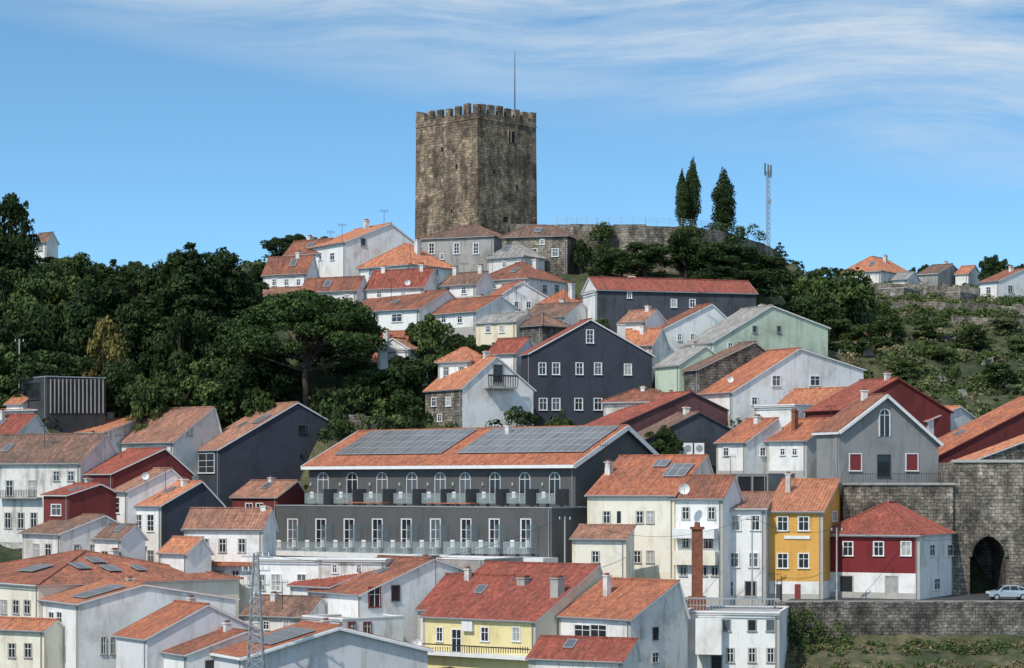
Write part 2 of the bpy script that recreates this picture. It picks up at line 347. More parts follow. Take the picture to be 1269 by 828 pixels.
def panel(b,k,u0,u1,v0,v1,mat='solar',lift=.28,t=.06,rim=True):
    P0,U,UL,V,VL,n=b.slopes[k]; o=P0+U*UL*u0+V*VL*v0+n*lift; a=U*UL*(u1-u0); c=V*VL*(v1-v0)
    b.ext.poly([o+n*t,o+a+n*t,o+a+c+n*t,o+c+n*t],mat,[(0,0),(a.length,0),(a.length,c.length),(0,c.length)])
    for p,q in ((o,o+a),(o+a,o+a+c),(o+a+c,o+c),(o+c,o)): b.ext.beam(p+n*t*.6,q+n*t*.6,.08,t*1.6,'steel')
# ---------------------------------------------------------------- buildings
# summit
B('white_gabled_house',385,428,521,350,300,322,55,'gR',278,.6,tile='tile_a',win=[('L',[396,412],[318],6,9,'w'),('R',[450],[300],6,9,'g'),('R',[470,495],[325],6,10,'w')],ch=[(.5,.5,.9)])
B('white_cottage',326,380,394,365,339,318,25,'gR',318,.6,win=[('L',[340,355,370],[350],5,8,'w')],ch=[(.3,.5,.6)])
B('white_cottage',352,398,425,345,314,328,35,'gR',297,.5,tile='tile_b',win=[('L',[366,384],[324],5,8,'w')],ch=[(.6,.5,.7)])
B('cottage',372,442,456,388,360,306,25,'gR',344,.6,tile='tile_c',win=[('L',[390,410,430],[370],6,9,'w')])
B('cottage',322,372,385,385,368,312,20,'gR',357,.6,tile='tile_c')
B('hip_roofed_house',445,508,562,352,328,314,40,'hip',303,tile='tile_c',win=[('L',[460,478,495],[338],6,9,'w'),('R',[520,540],[338],6,9,'w')],ch=[(.2,.4,.3)])
B('grey_house',522,612,640,340,293,328,22,'hip',281,wall='greyplaster',tile='tile_old',win=[('L',[535,566,590],[308],7,14,'w'),('L',[548],[318],5,7,'w'),('R',[625],[308],6,10,'s')])
B('stone_house',622,703,714,338,293,322,15,'hip',281,wall='stone_wall',tile='tile_old',win=[('L',[640,662,688],[313],8,10,'w'),('L',[672],[300],5,6,'w')])
B('stone_house',604,650,675,345,318,318,35,'hip',303,wall='white_old',tile='tile_grey',win=[('L',[625,640],[328],5,7,'w')])
B('white_house',590,655,702,376,345,306,35,'hip',326,tile='tile_b',win=[('L',[605,625,642],[356],6,9,'s'),('R',[675,690],[358],5,9,'s')],ch=[(.3,.6,.4)])
B('white_house',452,525,545,375,356,304,25,'gR',334,.6,tile='tile_red',win=[('L',[470,500],[365],6,8,'w')],ch=[(.8,.5,.5),(.15,.5,.6)])
B('white_house',545,590,612,372,352,304,35,'gR',338,.6,tile='tile_old',win=[('L',[555,575],[360],6,8,'w')],ch=[(.8,.5,.9),(.1,.5,.9)])
B('white_gabled_house',590,608,692,396,374,299,65,'gR',350,.45,tile='tile_c',win=[('R',[640,655],[378],6,8,'w')])
B('long_white_house',430,520,582,415,383,297,32,'gR',361,.55,tile='tile_a',win=[('L',[447,466],[393],6,8,'s'),('L',[492],[394],14,10,'w'),('R',[540,560],[395],6,9,'w')],ch=[(.35,.5,.8)])
B('white_house',530,590,650,410,386,293,45,'gR',368,.5,tile='tile_b',win=[('L',[550,570],[396],6,8,'w'),('R',[605,625],[396],6,9,'w')],ch=[(.5,.6,.4)])
B('white_house',668,702,727,396,377,297,40,'hip',361,tile='tile_a',win=[('L',[680,692],[385],5,7,'w')],ch=[(.1,.4,.8)])
B('yellow_cottage',590,640,668,425,398,286,35,'gR',388,.5,wall='cream',tile='tile_grey',win=[('L',[605,622],[408],6,8,'w')])
B('stone_barn',640,672,706,435,404,284,45,'hip',390,wall='stone_dark',tile='tile_old')
B('white_house',645,700,740,420,392,290,35,'gR',376,.5,tile='tile_old',win=[('L',[660,680],[402],6,9,'w')],ch=[(.4,.5,.5)])
B('slate_clad_long_house',722,740,937,410,359,290,75,'gL',345,.5,wall='white',wallR='slate',tile='tile_red',win=[('R',[780],[366],5,7,'w'),('R',[835,858],[376],7,10,'w')],ch=[(.5,.25,.3)])
B('white_cottage',768,800,826,425,398,283,40,'gR',385,.5,tile='tile_c')
B('white_gabled_house',804,822,918,462,408,284,62,'gR',378,.62,tile='tile_b',win=[('R',[842,858],[418],5,8,'w'),('R',[895],[428],9,8,'s'),('L',[812],[420],5,8,'w'),('R',[838],[440],5,9,'w')])
B('orange_roofed_shed',765,808,828,450,428,280,30,'gR',408,.6,tile='tile_c')
B('pale_green_house',848,884,1026,474,424,277,62,'gR',380,.5,e2=407,wall='green',tile='tile_grey',fascia='white_trim',win=[('R',[905],[430],6,10,'w'),('R',[935,965],[408],5,8,'g')])
B('pale_green_annex',812,842,905,488,452,271,62,'gR',430,.5,wall='green',tile='tile_grey',win=[('R',[868],[455],6,8,'w')])
B('ruined_stone_house',848,866,980,492,458,268,62,'gR',425,.6,wall='stone_dark',tile='tile_old',fascia='stone_trim')
B('white_gabled_house',866,908,1070,520,486,262,60,'gR',433,.5,e2=459,tile='tile_c',win=[('R',[962],[472],11,13,'w'),('R',[1010],[472],13,12,'w'),('R',[935],[497],7,9,'w')])
# middle band
B('orange_roofed_house',462,512,530,482,447,283,25,'gR',411,.7,tile='tile_a',win=[('L',[490],[460],8,10,'w')],ch=[(.75,.3,.1)])
B('white_cottage',468,506,520,470,432,279,25,'gL',420,.5,tile='tile_a',win=[('L',[486],[442],9,10,'r')])
B('turreted_white_house',543,583,608,500,448,268,35,'hip',432,tile='tile_c',win=[('L',[553],[460],6,11,'s'),('L',[572],[460],6,11,'s')])
B('white_balcony_house',527,573,661,530,481,263,58,'gR',443,.47,tile='tile_a',wall='stone_wall',wallR='white',win=[('L',[538,556],[498],6,11,'w'),('R',[617],[463],13,24,'g'),('L',[545],[518],5,9,'w')])
b=BL[-1]; fbox(b,'R',600,636,479,482,0,1.0,'concrete')
for x in np.arange(600,637,3): fbox(b,'R',x,x+.8,466,479,.95,1.0,'iron')
fbox(b,'R',600,636,465,467,.9,1.02,'iron')
B('orange_roofed_house',604,640,664,480,438,277,35,'gR',420,.6,tile='tile_red',win=[('L',[620],[452],6,9,'w')])
B('navy_gabled_house',646,657,808,535,438,272,72,'gR',397,.49,wall='navy',tile='tile_red',fascia='white_trim',win=[('R',[731],[417],9,17,'w'),('R',[672,689,718,741],[457],9,15,'w'),('R',[673,689,717,741,770],[501],10,15,'w'),('R',[778],[458],9,14,'w')],ch=[(.3,.75,-.4,.7)])
B('orange_roofed_house',748,830,848,535,498,262,22,'hip',484,tile='tile_c',wall='white_old')
B('slate_clad_gabled_house',722,764,945,565,528,255,60,'gR',487,.5,wall='slate_red',tile='tile_red',fascia='dark_trim',win=[('R',[905],[507],6,7,'w')])
B('slate_clad_cottage',775,800,930,570,545,249,62,'gR',512,.5,wall='slate',tile='tile_old',fascia='dark_trim')
B('small_white_house',935,985,1040,545,502,256,45,'flat',wall='white',win=[('R',[1000,1020],[515],6,8,'s')])
B('white_cottage',962,1024,1062,530,503,258,40,'gR',482,.6,tile='tile_c')
B('dark_red_gabled_house',1000,1044,1178,560,508,250,60,'gR',470,.5,wall='darkred',tile='tile_red',fascia='red_trim')
B('white_house',888,925,972,590,548,244,50,'gR',520,.8,tile='tile_a',win=[('L',[900],[560],7,10,'w'),('R',[945],[560],7,10,'w')],ch=[(.4,.6,.3)])
B('orange_roofed_house',950,1000,1050,590,546,242,45,'gR',520,.7,tile='tile_c',win=[('L',[970,985],[560],6,8,'w')],ch=[(.6,.3,.9,.5,'brick')])
B('grey_chapel_house',1012,1040,1163,601,534,236,68,'gR',490,.46,e2=549,wall='midgrey',tile='tile_b',fascia='white_trim',barge=.3,win=[('R',[1096],[524],13,34,'archw'),('R',[1060,1130],[573],14,20,'sh'),('R',[1095],[577],15,26,'d')])
B('dark_red_long_house',1120,1160,1440,600,567,246,60,'gR',492,.5,wall='darkred',tile='tile_c',fascia='red_trim')
B('orange_roofed_house',1178,1200,1420,620,574,239.5,62,'gR',532,.5,wall='stone_wall',tile='tile_c')
B('orange_roofed_house',1105,1150,1215,560,522,256,50,'gR',505,.6,tile='tile_a')
# right street row
b=B('red_house',1018,1140,1190,743,664,222,28,'hip',624,wall='red',wallR='white',low='white',split=711,lowR='white',tile='tile_red',win=[('L',[1051,1089,1123],[680],13,18,'w'),('L',[1037],[726],4,10,'n'),('L',[1049],[728],15,28,'door'),('L',[1105],[728],14,27,'door'),('R',[1155,1177],[682],7,14,'w'),('R',[1161],[724],8,14,'w')],ch=[(.02,.9,-2)])
b=B('ochre_house',950,1020,1045,744,634,222.5,18,'gR',596,.75,wall='ochre',low='white',split=721,tile='tile_a',win=[('L',[970,996],[649],14,18,'w'),('L',[970,996],[695],14,19,'w'),('R',[1034],[640],6,12,'w')])
fbox(b,'L',972,1004,664,668,0,.12,'white_trim'); fbox(b,'L',985,992,724,743,0,.1,'red_trim'); fbox(b,'L',962,969,724,743,0,.1,'dark_trim')
b=B('white_townhouse',893,949,952,746,631,222.5,12,'gR',612,.9,wall='white',tile='tile_a',D=9,win=[('L',[912,936],[648],12,19,'w'),('L',[910,934],[694],12,18,'w'),('L',[905],[730],8,20,'w'),('L',[930],[730],14,20,'g')])
b=B('penthouse',905,952,985,660,588,233,35,'flat',wall='midgrey',fascia='grey_trim',win=[('L',[923,942],[603],15,24,'d')])
b=B('cream_house',728,836,890,716,614,223,30,'gR',566,.72,wall='cream_pale',tile='tile_a',win=[('L',[752,793,806],[641],9,15,'s'),('L',[738,768,790,806],[690],9,15,'s'),('L',[767],[641],5,15,'n')],ch=[(.93,.35,-.6,.6)])
panel(b,0,.06,.3,.45,.75); panel(b,0,.35,.5,.7,.85)
b=B('cream_annex',709,776,786,720,668,218,20,'gR',653,1.0,wall='cream_pale',tile='tile_a',win=[('L',[738],[690],9,14,'s')])
b=B('white_townhouse',833,896,918,748,618,221,25,'gR',591,.6,wall='white',tile='tile_b',win=[('L',[850,882],[636],9,15,'s'),('L',[850],[672],8,14,'s'),('L',[878],[672],9,13,'r'),('L',[847,872,886],[705],9,18,'s')])
fbox(b,'L',838,890,655,667,.0,1.2,'white_trim'); fbox(b,'L',838,890,683,700,.0,.9,'cream_pale')
# hotel
hb=B('hotel_terrace_wing',342,684,735,700,630,226,40,'flat',wall='hotelgrey',fascia='grey_trim',win=())
fbox(hb,'L',335,690,686,692,-.2,2.2,'white_trim')
for x in (363,398,433,468,504,540,578,613,652):
    window(hb,'L',x,661,13,38,'w')
    fbox(hb,'L',x+15,x+16,650,686,0,1.9,'balcony_glass',hb.ext)
    fbox(hb,'L',x-14,x+14,672,686,1.85,1.9,'balcony_glass',hb.ext)
    fbox(hb,'L',x-14,x+14,671.2,672,1.84,1.91,'steel',hb.ext)
    for k in (9,-10): 
        fbox(hb,'L',x+k-2.5,x+k+2.5,678,679.5,.9,1.4,'white_trim'); fbox(hb,'L',x+k-2.5,x+k+2.5,669,677.9,.88,.95,'white_trim')
        for e_ in (-2.5,1.7): fbox(hb,'L',x+k+e_,x+k+e_+.8,679.6,686,.9,1.4,'white_trim')
ht=B('hotel',383,713,822,640,573,232,40,'gR',529,.55,wall='hotelgrey',tile='tile_a',fascia='white_trim',over=.9,found=14,reg=False,barge=.5)
for x in (401,437,474,511,546,577,614,651,688):
    window(ht,'L',x,604,13,37,'arch'); fbox(ht,'L',x-11,x+13,612,624,1.6,1.65,'balcony_glass'); fbox(ht,'L',x-11,x+13,611.3,612,1.59,1.66,'steel'); fbox(ht,'L',x+16,x+17,606,626,0,2.2,'hotelgrey')
    for k in (9,-9): fbox(ht,'L',x+k-2.2,x+k+2.2,617,618.4,.7,1.2,'white_trim'); fbox(ht,'L',x+k-2.2,x+k+2.2,609.5,616.9,.68,.75,'white_trim')
    fbox(ht,'L',x-16,x-14,598,602,0,.15,'curtain')
panel(ht,0,.02,.46,.30,.95); panel(ht,0,.52,.93,.30,.95)
for k,(a0,a1) in enumerate(((0.3,.45),(.62,.75))): 
    o=hb.pt(hb.W*a0,1.2,hb.z1+.35); hb.ext.box(o,hb.L*hb.W*(a1-a0),hb.R*1.4,Z*.12,'tile_a')
B('white_townhouse',316,400,420,770,694,221,20,'flat',wall='white',win=[('L',[342,374],[722],12,22,'w'),('L',[325],[722],6,20,'s')])
B('white_townhouse',395,478,486,770,694,219,15,'flat',wall='white_old',win=[('L',[415,445],[705],6,10,'w')])
B('grey_house',480,600,720,765,694,219,30,'flat',wall='greyplaster',win=[('R',[640,670],[705],7,10,'w')])
# left
b=B('navy_gabled_house',236,272,426,640,557,262,58,'gR',500,.62,e2=533,wall='navy',tile='tile_c',win=[('L',[256],[574],22,26,'w'),('R',[374],[532],9,9,'d')],ch=[(.6,.85,-.5)])
panel(b,0,.1,.3,.55,.72)
B('white_house',132,215,277,600,548,264,40,'gR',506,.8,tile='tile_c',wall='white_old',win=[('R',[235],[535],7,10,'s')])
B('orange_roofed_house',20,130,210,570,536,268,30,'gR',517,.6,tile='tile_a',wall='white_old',ch=[(.3,.5,.5)])
B('orange_roofed_house',-60,20,60,560,538,258,25,'gR',515,.6,tile='tile_red',wall='white_old')
B('white_cottage',-30,60,120,530,508,270,30,'gR',500,.6,tile='tile_a')
B('white_cottage',8,28,52,520,500,272,35,'gR',488,.6,tile='tile_a')
B('timber_pavilion',22,58,131,520,467,268,55,'flat',wall='darkwood',fascia='steel',win=[('L',[40],[485],20,20,'d')])
b=BL[-1]
for x in range(62,130,5): fbox(b,'R',x,x+1,470,512,0,.15,'greyplaster')
B('long_terraced_house',-60,100,150,680,574,246,28,'gR',539,.6,wall='white_old',tile='tile_old',win=[('L',[12,40],[605],9,20,'s'),('L',[10,26,42],[645],8,20,'s'),('L',[70,88],[590],8,12,'s'),('L',[10,28,44],[680],8,16,'s')],ch=[(.1,.6,.2)])
b=BL[-1]; fbox(b,'L',2,52,616,618,0,.9,'concrete')
for x in range(3,52,2): fbox(b,'L',x,x+.5,607,616,.85,.9,'iron')
B('dark_red_house',96,140,238,655,587,241,55,'gR',557,.65,wall='darkred',tile='tile_red',fascia='white_trim')
B('white_house',118,158,240,690,609,237.5,55,'gR',582,.65,wall='white',tile='tile_a',win=[('L',[137],[626],26,20,'w')])
B('dark_red_house',54,85,150,670,614,236,50,'gR',601,.6,wall='darkred',tile='tile_red',win=[('L',[70],[632],13,14,'w')])
B('white_house',28,75,166,710,662,230,52,'gR',640,.6,wall='white_old',tile='tile_old',win=[('L',[45,60],[682],8,16,'s'),('R',[95,115,135],[682],7,14,'s')])
B('white_house',110,150,180,720,668,229,45,'gR',652,.6,wall='white',tile='tile_old',win=[('L',[130],[690],8,14,'s')])
B('navy_house',160,200,276,720,627,234,52,'gR',598,.65,wall='white',wallR='navy',tile='tile_a',win=[('L',[172,187],[648],9,22,'w'),('L',[172,187],[690],8,16,'s'),('R',[240],[660],8,10,'d')])
B('dark_red_house',288,344,381,680,616,256,40,'gR',597,.65,wall='darkred',tile='tile_c',win=[('L',[309,322],[631],9,15,'w')])
B('white_townhouse',228,326,342,770,656,227,22,'gR',632,.6,wall='white',tile='tile_c',win=[('L',[254,276,300],[676],9,17,'s'),('L',[252,272,292,312],[716],9,18,'s')],ch=[(.05,.5,.3)])
b=BL[-1]; fbox(b,'L',230,322,696,701,0,.9,'tile_a')
B('white_house',198,232,262,760,686,225,45,'gR',668,.6,wall='white',tile='tile_c',win=[('L',[212],[712],8,14,'s')])
# bottom rows
b=B('large_hip_roofed_house',-90,48,296,850,726,212,50,'hip',684,wall='cream_pale',tile='tile_a',win=[('L',[5,20,34],[752],8,17,'s'),('L',[5,20,34],[806],8,16,'s'),('R',[70,100],[765],10,15,'s')],ch=[(.4,.6,.1)])
panel(b,2,.30,.36,.40,.58); panel(b,2,.42,.48,.30,.48); panel(b,2,.42,.48,.58,.74); panel(b,2,.56,.60,.3,.46); panel(b,0,.3,.42,.3,.5)
B('orange_roofed_house',-40,55,80,850,782,205,30,'gR',770,.6,tile='tile_c',wall='cream_pale',win=[('L',[15,35],[806],9,18,'s')])
b=B('white_gabled_house',52,98,292,850,749,204,58,'gR',726,.4,wall='white',tile='tile_c',win=[('L',[64,74],[768],7,20,'w'),('R',[128,140],[800],6,22,'s'),('L',[62],[812],8,16,'s')])
panel(b,0,.1,.45,.2,.8)
B('white_gabled_house',144,182,330,850,792,198,56,'gR',751,.5,wall='lilac',tile='tile_a')
B('white_gabled_house',186,232,390,850,812,195,56,'gR',784,.45,wall='white',tile='tile_c',win=[('R',[262],[824],14,10,'d')])
b=B('white_gabled_house',262,300,530,850,815,191,60,'gR',778,.5,wall='lilac',tile='tile_a',barge=.2)
for q in range(5): panel(b,0,.1+q*.13,.2+q*.13,.35,.8)
B('orange_roofed_house',300,380,410,800,765,214,30,'gR',742,.6,tile='tile_old',wall='white_old',win=[('L',[330,355],[775],8,10,'w')])
B('white_townhouse',360,410,470,800,728,217,45,'gR',712,.6,tile='tile_red',win=[('L',[378,395],[748],8,14,'s')])
b=B('white_gabled_house',383,448,640,830,737,212,52,'gR',694,.45,wall='white',tile='tile_b',win=[('R',[464],[740],15,26,'r'),('R',[490],[735],9,18,'d'),('R',[540,600],[748],8,12,'s')],ch=[(.3,.5,.1)])
B('white_house',375,425,500,850,768,207,50,'flat',wall='white',win=[('L',[400],[790],8,14,'s'),('R',[436,455],[778],9,14,'r')])
B('orange_roofed_house',518,600,650,810,758,209,30,'gR',715,.7,tile='tile_red')
b=B('yellow_house',524,664,762,855,770,203,36,'gR',702,.78,wall='yellow',wallR='cream',tile='tile_red',win=[('L',[566],[795],13,32,'w'),('L',[601,640],[786],10,18,'w'),('L',[545],[786],8,18,'w')],ch=[(.42,.45,-1.2,.9,'concrete'),(.02,.3,-1.0,.9,'concrete')])
fbox(b,'L',575,588,770,782,.02,.4,'white_trim'); fbox(b,'L',524,664,809,814,0,1.0,'white_trim')
for x in range(526,664,3): fbox(b,'L',x,x+.6,801,809,.93,.98,'iron')
fbox(b,'L',524,664,799.5,801,.9,1.0,'iron')
b=B('white_gabled_house',692,782,852,855,768,200,42,'gR',722,.82,wall='white',wallR='white_old',tile='tile_a',win=[('L',[722,742],[783],22,18,'w'),('R',[812],[785],6,14,'d'),('R',[812],[815],8,12,'s')])
B('orange_roofed_house',655,772,792,855,820,195,25,'gR',794,.8,wall='white_old',tile='tile_red')
b=B('white_terrace_house',846,966,972,860,760,206,12,'flat',wall='white',D=10,win=[('L',[870,900,932,955],[775],10,14,'g'),('L',[888],[822],14,20,'g'),('L',[905,932,955],[812],9,18,'s')])
fbox(b,'L',864,896,766,810,0,1.3,'white'); 
for x in range(847,967,4): fbox(b,'L',x,x+.7,743,759,-.15,-.1,'steel')
fbox(b,'L',846,966,741,743,-.17,-.08,'steel'); fbox(b,'L',846,966,750,751,-.16,-.09,'steel')
# distant ridge houses
B('small_white_house',42,58,72,325,300,385,35,'gR',289,.5,tile='tile_old',win=[('L',[50],[308],5,6,'d')])
B('ridge_house',1044,1092,1132,356,336,425,35,'hip',320,wall='white_old',tile='tile_c',win=[('L',[1060,1076],[344],4,6,'s')],ch=[(.3,.5,.3)])
B('ridge_house',1213,1238,1300,380,348,405,55,'gR',334,.5,wall='white',tile='tile_b',win=[('R',[1252],[358],6,8,'s'),('L',[1225],[360],5,8,'s')],ch=[(.4,.4,.6)])
B('ridge_house',1138,1162,1197,356,339,425,35,'gR',328,wall='greyplaster',tile='tile_old',win=[('L',[1150],[346],4,6,'s')],ch=[(.3,.5,.5)])
B('ridge_house',1184,1200,1216,356,339,428,35,'gR',330,wall='white',tile='tile_a')
B('ridge_house',1105,1124,1140,358,346,415,35,'gR',338,wall='white_old',tile='tile_grey')
B('stone_ruin',1090,1120,1150,372,357,395,30,'flat',wall='stone_wall',fascia='stone_trim',win=[('L',[1105],[364],4,5,'n')])
B('stone_ruin',1172,1190,1212,378,362,392,35,'flat',wall='stone_wall',fascia='stone_trim',win=[('L',[1181],[370],4,5,'n')])
B('orange_roofed_cottage',1046,1070,1092,438,425,325,35,'hip',411,wall='white_old',tile='tile_old')
B('orange_roofed_cottage',156,172,184,362,354,370,35,'hip',345,wall='darkred',tile='tile_b')
for b in BL: finish(b)
# ---------------------------------------------------------------- castle tower
tw=Bd(); th=math.radians(44); tw.L=Vector((-math.cos(th),math.sin(th),0)); tw.R=Vector((math.sin(th),math.cos(th),0)); tw.O=P(592,300,338)
Yc=338; W=(tw.O.x-(515-CX)/F*Yc)/(math.cos(th)+(515-CX)/F*math.sin(th)); D=((665-CX)/F*Yc-tw.O.x)/(math.sin(th)-(665-CX)/F*math.cos(th))
z0=tw.O.z-5; z1=(HY-147)/F*Yc; z2=z1+1.0
body=M('tower_walls'); ctr=Vector((tw.O.x,tw.O.y,0))+tw.L*W/2+tw.R*D/2
def ring(s,z): return [ctr+tw.L*(a*W/2*s)+tw.R*(c*D/2*s)+Z*z for a,c in ((-1,-1),(1,-1),(1,1),(-1,1))]
levels=[(1.02,z0),(1.01,z0+8),(.992,z1),(1.004,z1+.02),(1.004,z1+.25),(.995,z1+.26),(.995,z2)]
for (s0,a),(s1,c) in zip(levels[:-1],levels[1:]):
    A,B_=ring(s0,a),ring(s1,c)
    for i in range(4):
        j=(i+1)%4; body.poly([A[i],A[j],B_[j],B_[i]],'stone_tower')
body.poly(ring(.995,z2-.9),'stone_tower')
mer=M('battlements'); rr=ring(.995,z2)
for i in range(4):
    a,c=rr[i],rr[(i+1)%4]; d=(c-a); Ln=d.length; d.normalize(); inn=(ctr-(a+c)/2); inn.z=0; inn.normalize()
    k=6; pitch=(Ln-.65-1.2)/(k)
    for q in range(k+1):
        s=q*pitch
        wv=1.15+random.uniform(-.12,.05) if q<k else 1.15
        hh=1.5+random.uniform(-.25,.12)
        mer.box(a+d*(s+.003),d*wv,inn*.6,Z*hh,'stone_tower')
e=bpy.data.objects.new('castle_tower',None); e.location=tw.O; sc.collection.objects.link(e)
tw.win=M('openings'); tw.ext=tw.win
def holefix(face,px,py,w,h,mat='void'):
    fbox(tw,face,px-w/2-.8,px+w/2+.8,py-h/2-.8,py+h/2+.7,-.2,.06,'stone_tower'); fbox(tw,face,px-w/2,px+w/2,py-h/2,py+h/2,-.1,.08,mat)
holefix('R',634,170,7,14); fbox(tw,'R',632.5,633.3,163,177,.05,.1,'stone_trim')
for f_,x,y in (('L',566,206),('L',560,262),('R',612,213),('L',548,185),('R',640,232)): fbox(tw,f_,x-1.0,x+1.0,y-2.5,y+2.5,-.2,.10,'void')
holefix('R',626,272,5,7)
for f_ in ('L','R'):
    for k in range(26):
        zz=z0+4+k*.86
        if zz>z1-.8: break
        d,n=face_frame(tw,f_); o=Vector((tw.O.x,tw.O.y,0))+n*(.15-.2*(zz-z0)/22); o.z=zz; tw.win.box(o,d*(.7 if k%2 else 1.1),n*.03,Z*.8,'stone_tower')
for mb in (body,mer,tw.win): mb.make(Vector(tw.O),e)
fp=M('flagpole'); pp=P(638,130,345); fp.cyl(pp-Z*2.5,pp+Z*3,.10,.08,'iron'); fp.cyl(pp+Z*3,pp+Z*8.4,.08,.03,'iron'); fp.cyl(pp-Z*2.5,pp-Z*2.1,.3,.3,'iron')
fp.make(pp)
for a in (0,.5,1):
    for c in (0,.5,1):
        p=Vector((tw.O.x,tw.O.y,0))+tw.L*W*a+tw.R*D*c; CTRL.append((p.x,p.y,tw.O.z-.5,1))
# castle wall
cw=M('castle_wall'); pts=[(632,333,277),(690,327,278),(740,323,279),(800,322,279),(860,323,281),(900,328,287),(948,338,303),(965,352,312)]
for (x0,Y0,t0),(x1,Y1,t1) in zip(pts[:-1],pts[1:]):
    a=P(x0,t0,Y0);c=P(x1,t1,Y1); d=(c-a);d.z=0;d.normalize(); nrm=Vector((-d.y,d.x,0))
    n=max(1,int((c-a).length/2))
    for k in range(n):
        p=a.lerp(c,k/n);q=a.lerp(c,(k+1)/n); j=random.uniform(-.12,.12); zb=P(x0,350,Y0).z
        p0=Vector((p.x,p.y,zb));q0=Vector((q.x,q.y,zb))
        cw.poly([p0,q0,q+Z*j,p+Z*j],'stone_wall'); cw.poly([p+Z*j,q+Z*j,q+Z*j+nrm*1.2,p+Z*j+nrm*1.2],'stone_wall'); cw.poly([p+Z*j+nrm*1.2,q+Z*j+nrm*1.2,q0+nrm*1.2,p0+nrm*1.2],'stone_wall')
        cw.poly([q0,q+Z*j,q+Z*j+nrm*1.2,q0+nrm*1.2],'stone_wall'); cw.poly([p0,p+Z*j,p+Z*j+nrm*1.2,p0+nrm*1.2],'stone_wall')
    CTRL.append((a.x+nrm.x*8,a.y+nrm.y*8,a.z-1.5,.6)); CTRL.append((a.x-nrm.x*3,a.y-nrm.y*3,P(x0,334,Y0).z,.8))
cw.make()
rl=M('wall_railing')
for (x0,Y0,t0),(x1,Y1,t1) in zip(pts[1:6],pts[2:7]):
    a=P(x0,t0,Y0)+Vector((0,.6,0));c=P(x1,t1,Y1)+Vector((0,.6,0)); n=max(1,int((c-a).length/1.6))
    for k in range(n+1): p=a.lerp(c,k/n); rl.cyl(p-Z*.2,p+Z*1.15,.03,.03,'steel',5)
    for h in (.5,.8,1.12): rl.beam(a+Z*h,c+Z*h,.035,.035,'steel')
rl.make()
def dry_wall(name,x0,y0,Y0,x1,y1,Y1,h,n=20,mat='stone_wall'):
    rw=M(name); a=P(x0,y0,Y0);c=P(x1,y1,Y1)
    for k in range(n):
        p=a.lerp(c,k/n);q=a.lerp(c,(k+1)/n); rw.box(p-Z*h,(q-p)*1.0,Vector((0,.8,0)),Z*(h+random.uniform(-.2,.25)),mat)
    rw.make()
    for k in range(0,n+1,4):
        p=a.lerp(c,k/n); CTRL.append((p.x,p.y-1,p.z-h*.75,1)); CTRL.append((p.x,p.y+4,p.z-.4,1))
dry_wall('ridge_wall',1085,350,402,1215,356,402,4)
dry_wall('terrace_wall',1085,372,380,1300,380,375,3.0)
dry_wall('terrace_wall',1180,392,362,1340,398,362,2.5)
dry_wall('terrace_wall',1100,410,352,1200,416,350,2)
dry_wall('terrace_wall',1190,436,338,1330,440,336,2.2)
dry_wall('garden_wall',395,512,270,526,518,266,4,16,'stone_dark')
# phone mast
ms=M('phone_mast'); p=P(952,325,345); top=P(952,204,345).z
for dx,dy in ((-.28,0),(.28,0),(0,.45)): ms.beam(Vector((p.x+dx,p.y+dy,p.z)),Vector((p.x+dx,p.y+dy,top-1)),.10,.10,'grey_trim')
zz=p.z; k=0
while zz<top-1.5:
    ms.beam(Vector((p.x-.28,p.y,zz)),Vector((p.x+.28,p.y,zz+.8)),.06,.06,'grey_trim'); ms.beam(Vector((p.x+.28,p.y,zz)),Vector((p.x,p.y+.45,zz+.8)),.06,.06,'grey_trim'); zz+=.8
for dx,h in ((-.5,.2),(.42,-.1),(0,.0)): ms.box(Vector((p.x+dx-.13,p.y-.2,top-1.9+h)),Vector((.26,0,0)),Vector((0,.15,0)),Z*1.9,'dim_glass')
ms.beam(Vector((p.x-.6,p.y,top-1.2)),Vector((p.x+.6,p.y,top-1.2)),.06,.06,'grey_trim'); ms.box(Vector((p.x+.05,p.y-.3,top-6)),Vector((.4,0,0)),Vector((0,.2,0)),Z*.6,'grey_trim')
ms.make()
# ---------------------------------------------------------------- gate wall with arch
gw=M('town_gate_wall'); YG=232.0
def G(px,py,dy=0): v=P(px,py,YG); return Vector((v.x,v.y+dy,v.z))
seg=16; xl,xr,apex,spring,bot=1202,1247,662,690,735
arc=[]
wd=xr-xl; cxa=(xl+xr)/2; hmax=math.sqrt(1.25**2-.25**2)
for i in range(seg+1):
    ang=-math.cos(math.pi*i/seg); u_=abs(ang)
    hh=math.sqrt(max(0,1.25**2-(u_+.25)**2))/hmax
    arc.append((cxa+ang*wd/2, spring-(spring-apex)*hh))
bb=765
gw.poly([G(1180,bb),G(xl,bb),G(xl,spring),G(xl,573),G(1180,573)],'stone_wall')
for (x0,y0),(x1,y1) in zip(arc[:-1],arc[1:]): gw.poly([G(x0,y0),G(x1,y1),G(x1,573),G(x0,573)],'stone_wall')
gw.poly([G(xr,bb),G(1420,bb),G(1420,573),G(xr,573),G(xr,spring)],'stone_wall')
path=[(xl,bot+8)]+arc+[(xr,bot+8)]
for (x0,y0),(x1,y1) in zip(path[:-1],path[1:]):
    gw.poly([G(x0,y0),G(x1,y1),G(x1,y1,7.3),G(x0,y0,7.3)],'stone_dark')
    if y0<=spring+1 and y1<=spring+1: gw.beam(G(x0,y0,-.02),G(x1,y1,-.02),.3,.35,'stone_wall')
gw.poly([G(1180,573),G(1420,573),G(1420,573,7.3),G(1180,573,7.3)],'stone_wall')
gw.poly([G(xl-8,bb,7.3),G(xr+8,bb,7.3),G(xr+8,600,7.3),G(xl-8,600,7.3)],'stone_dark')
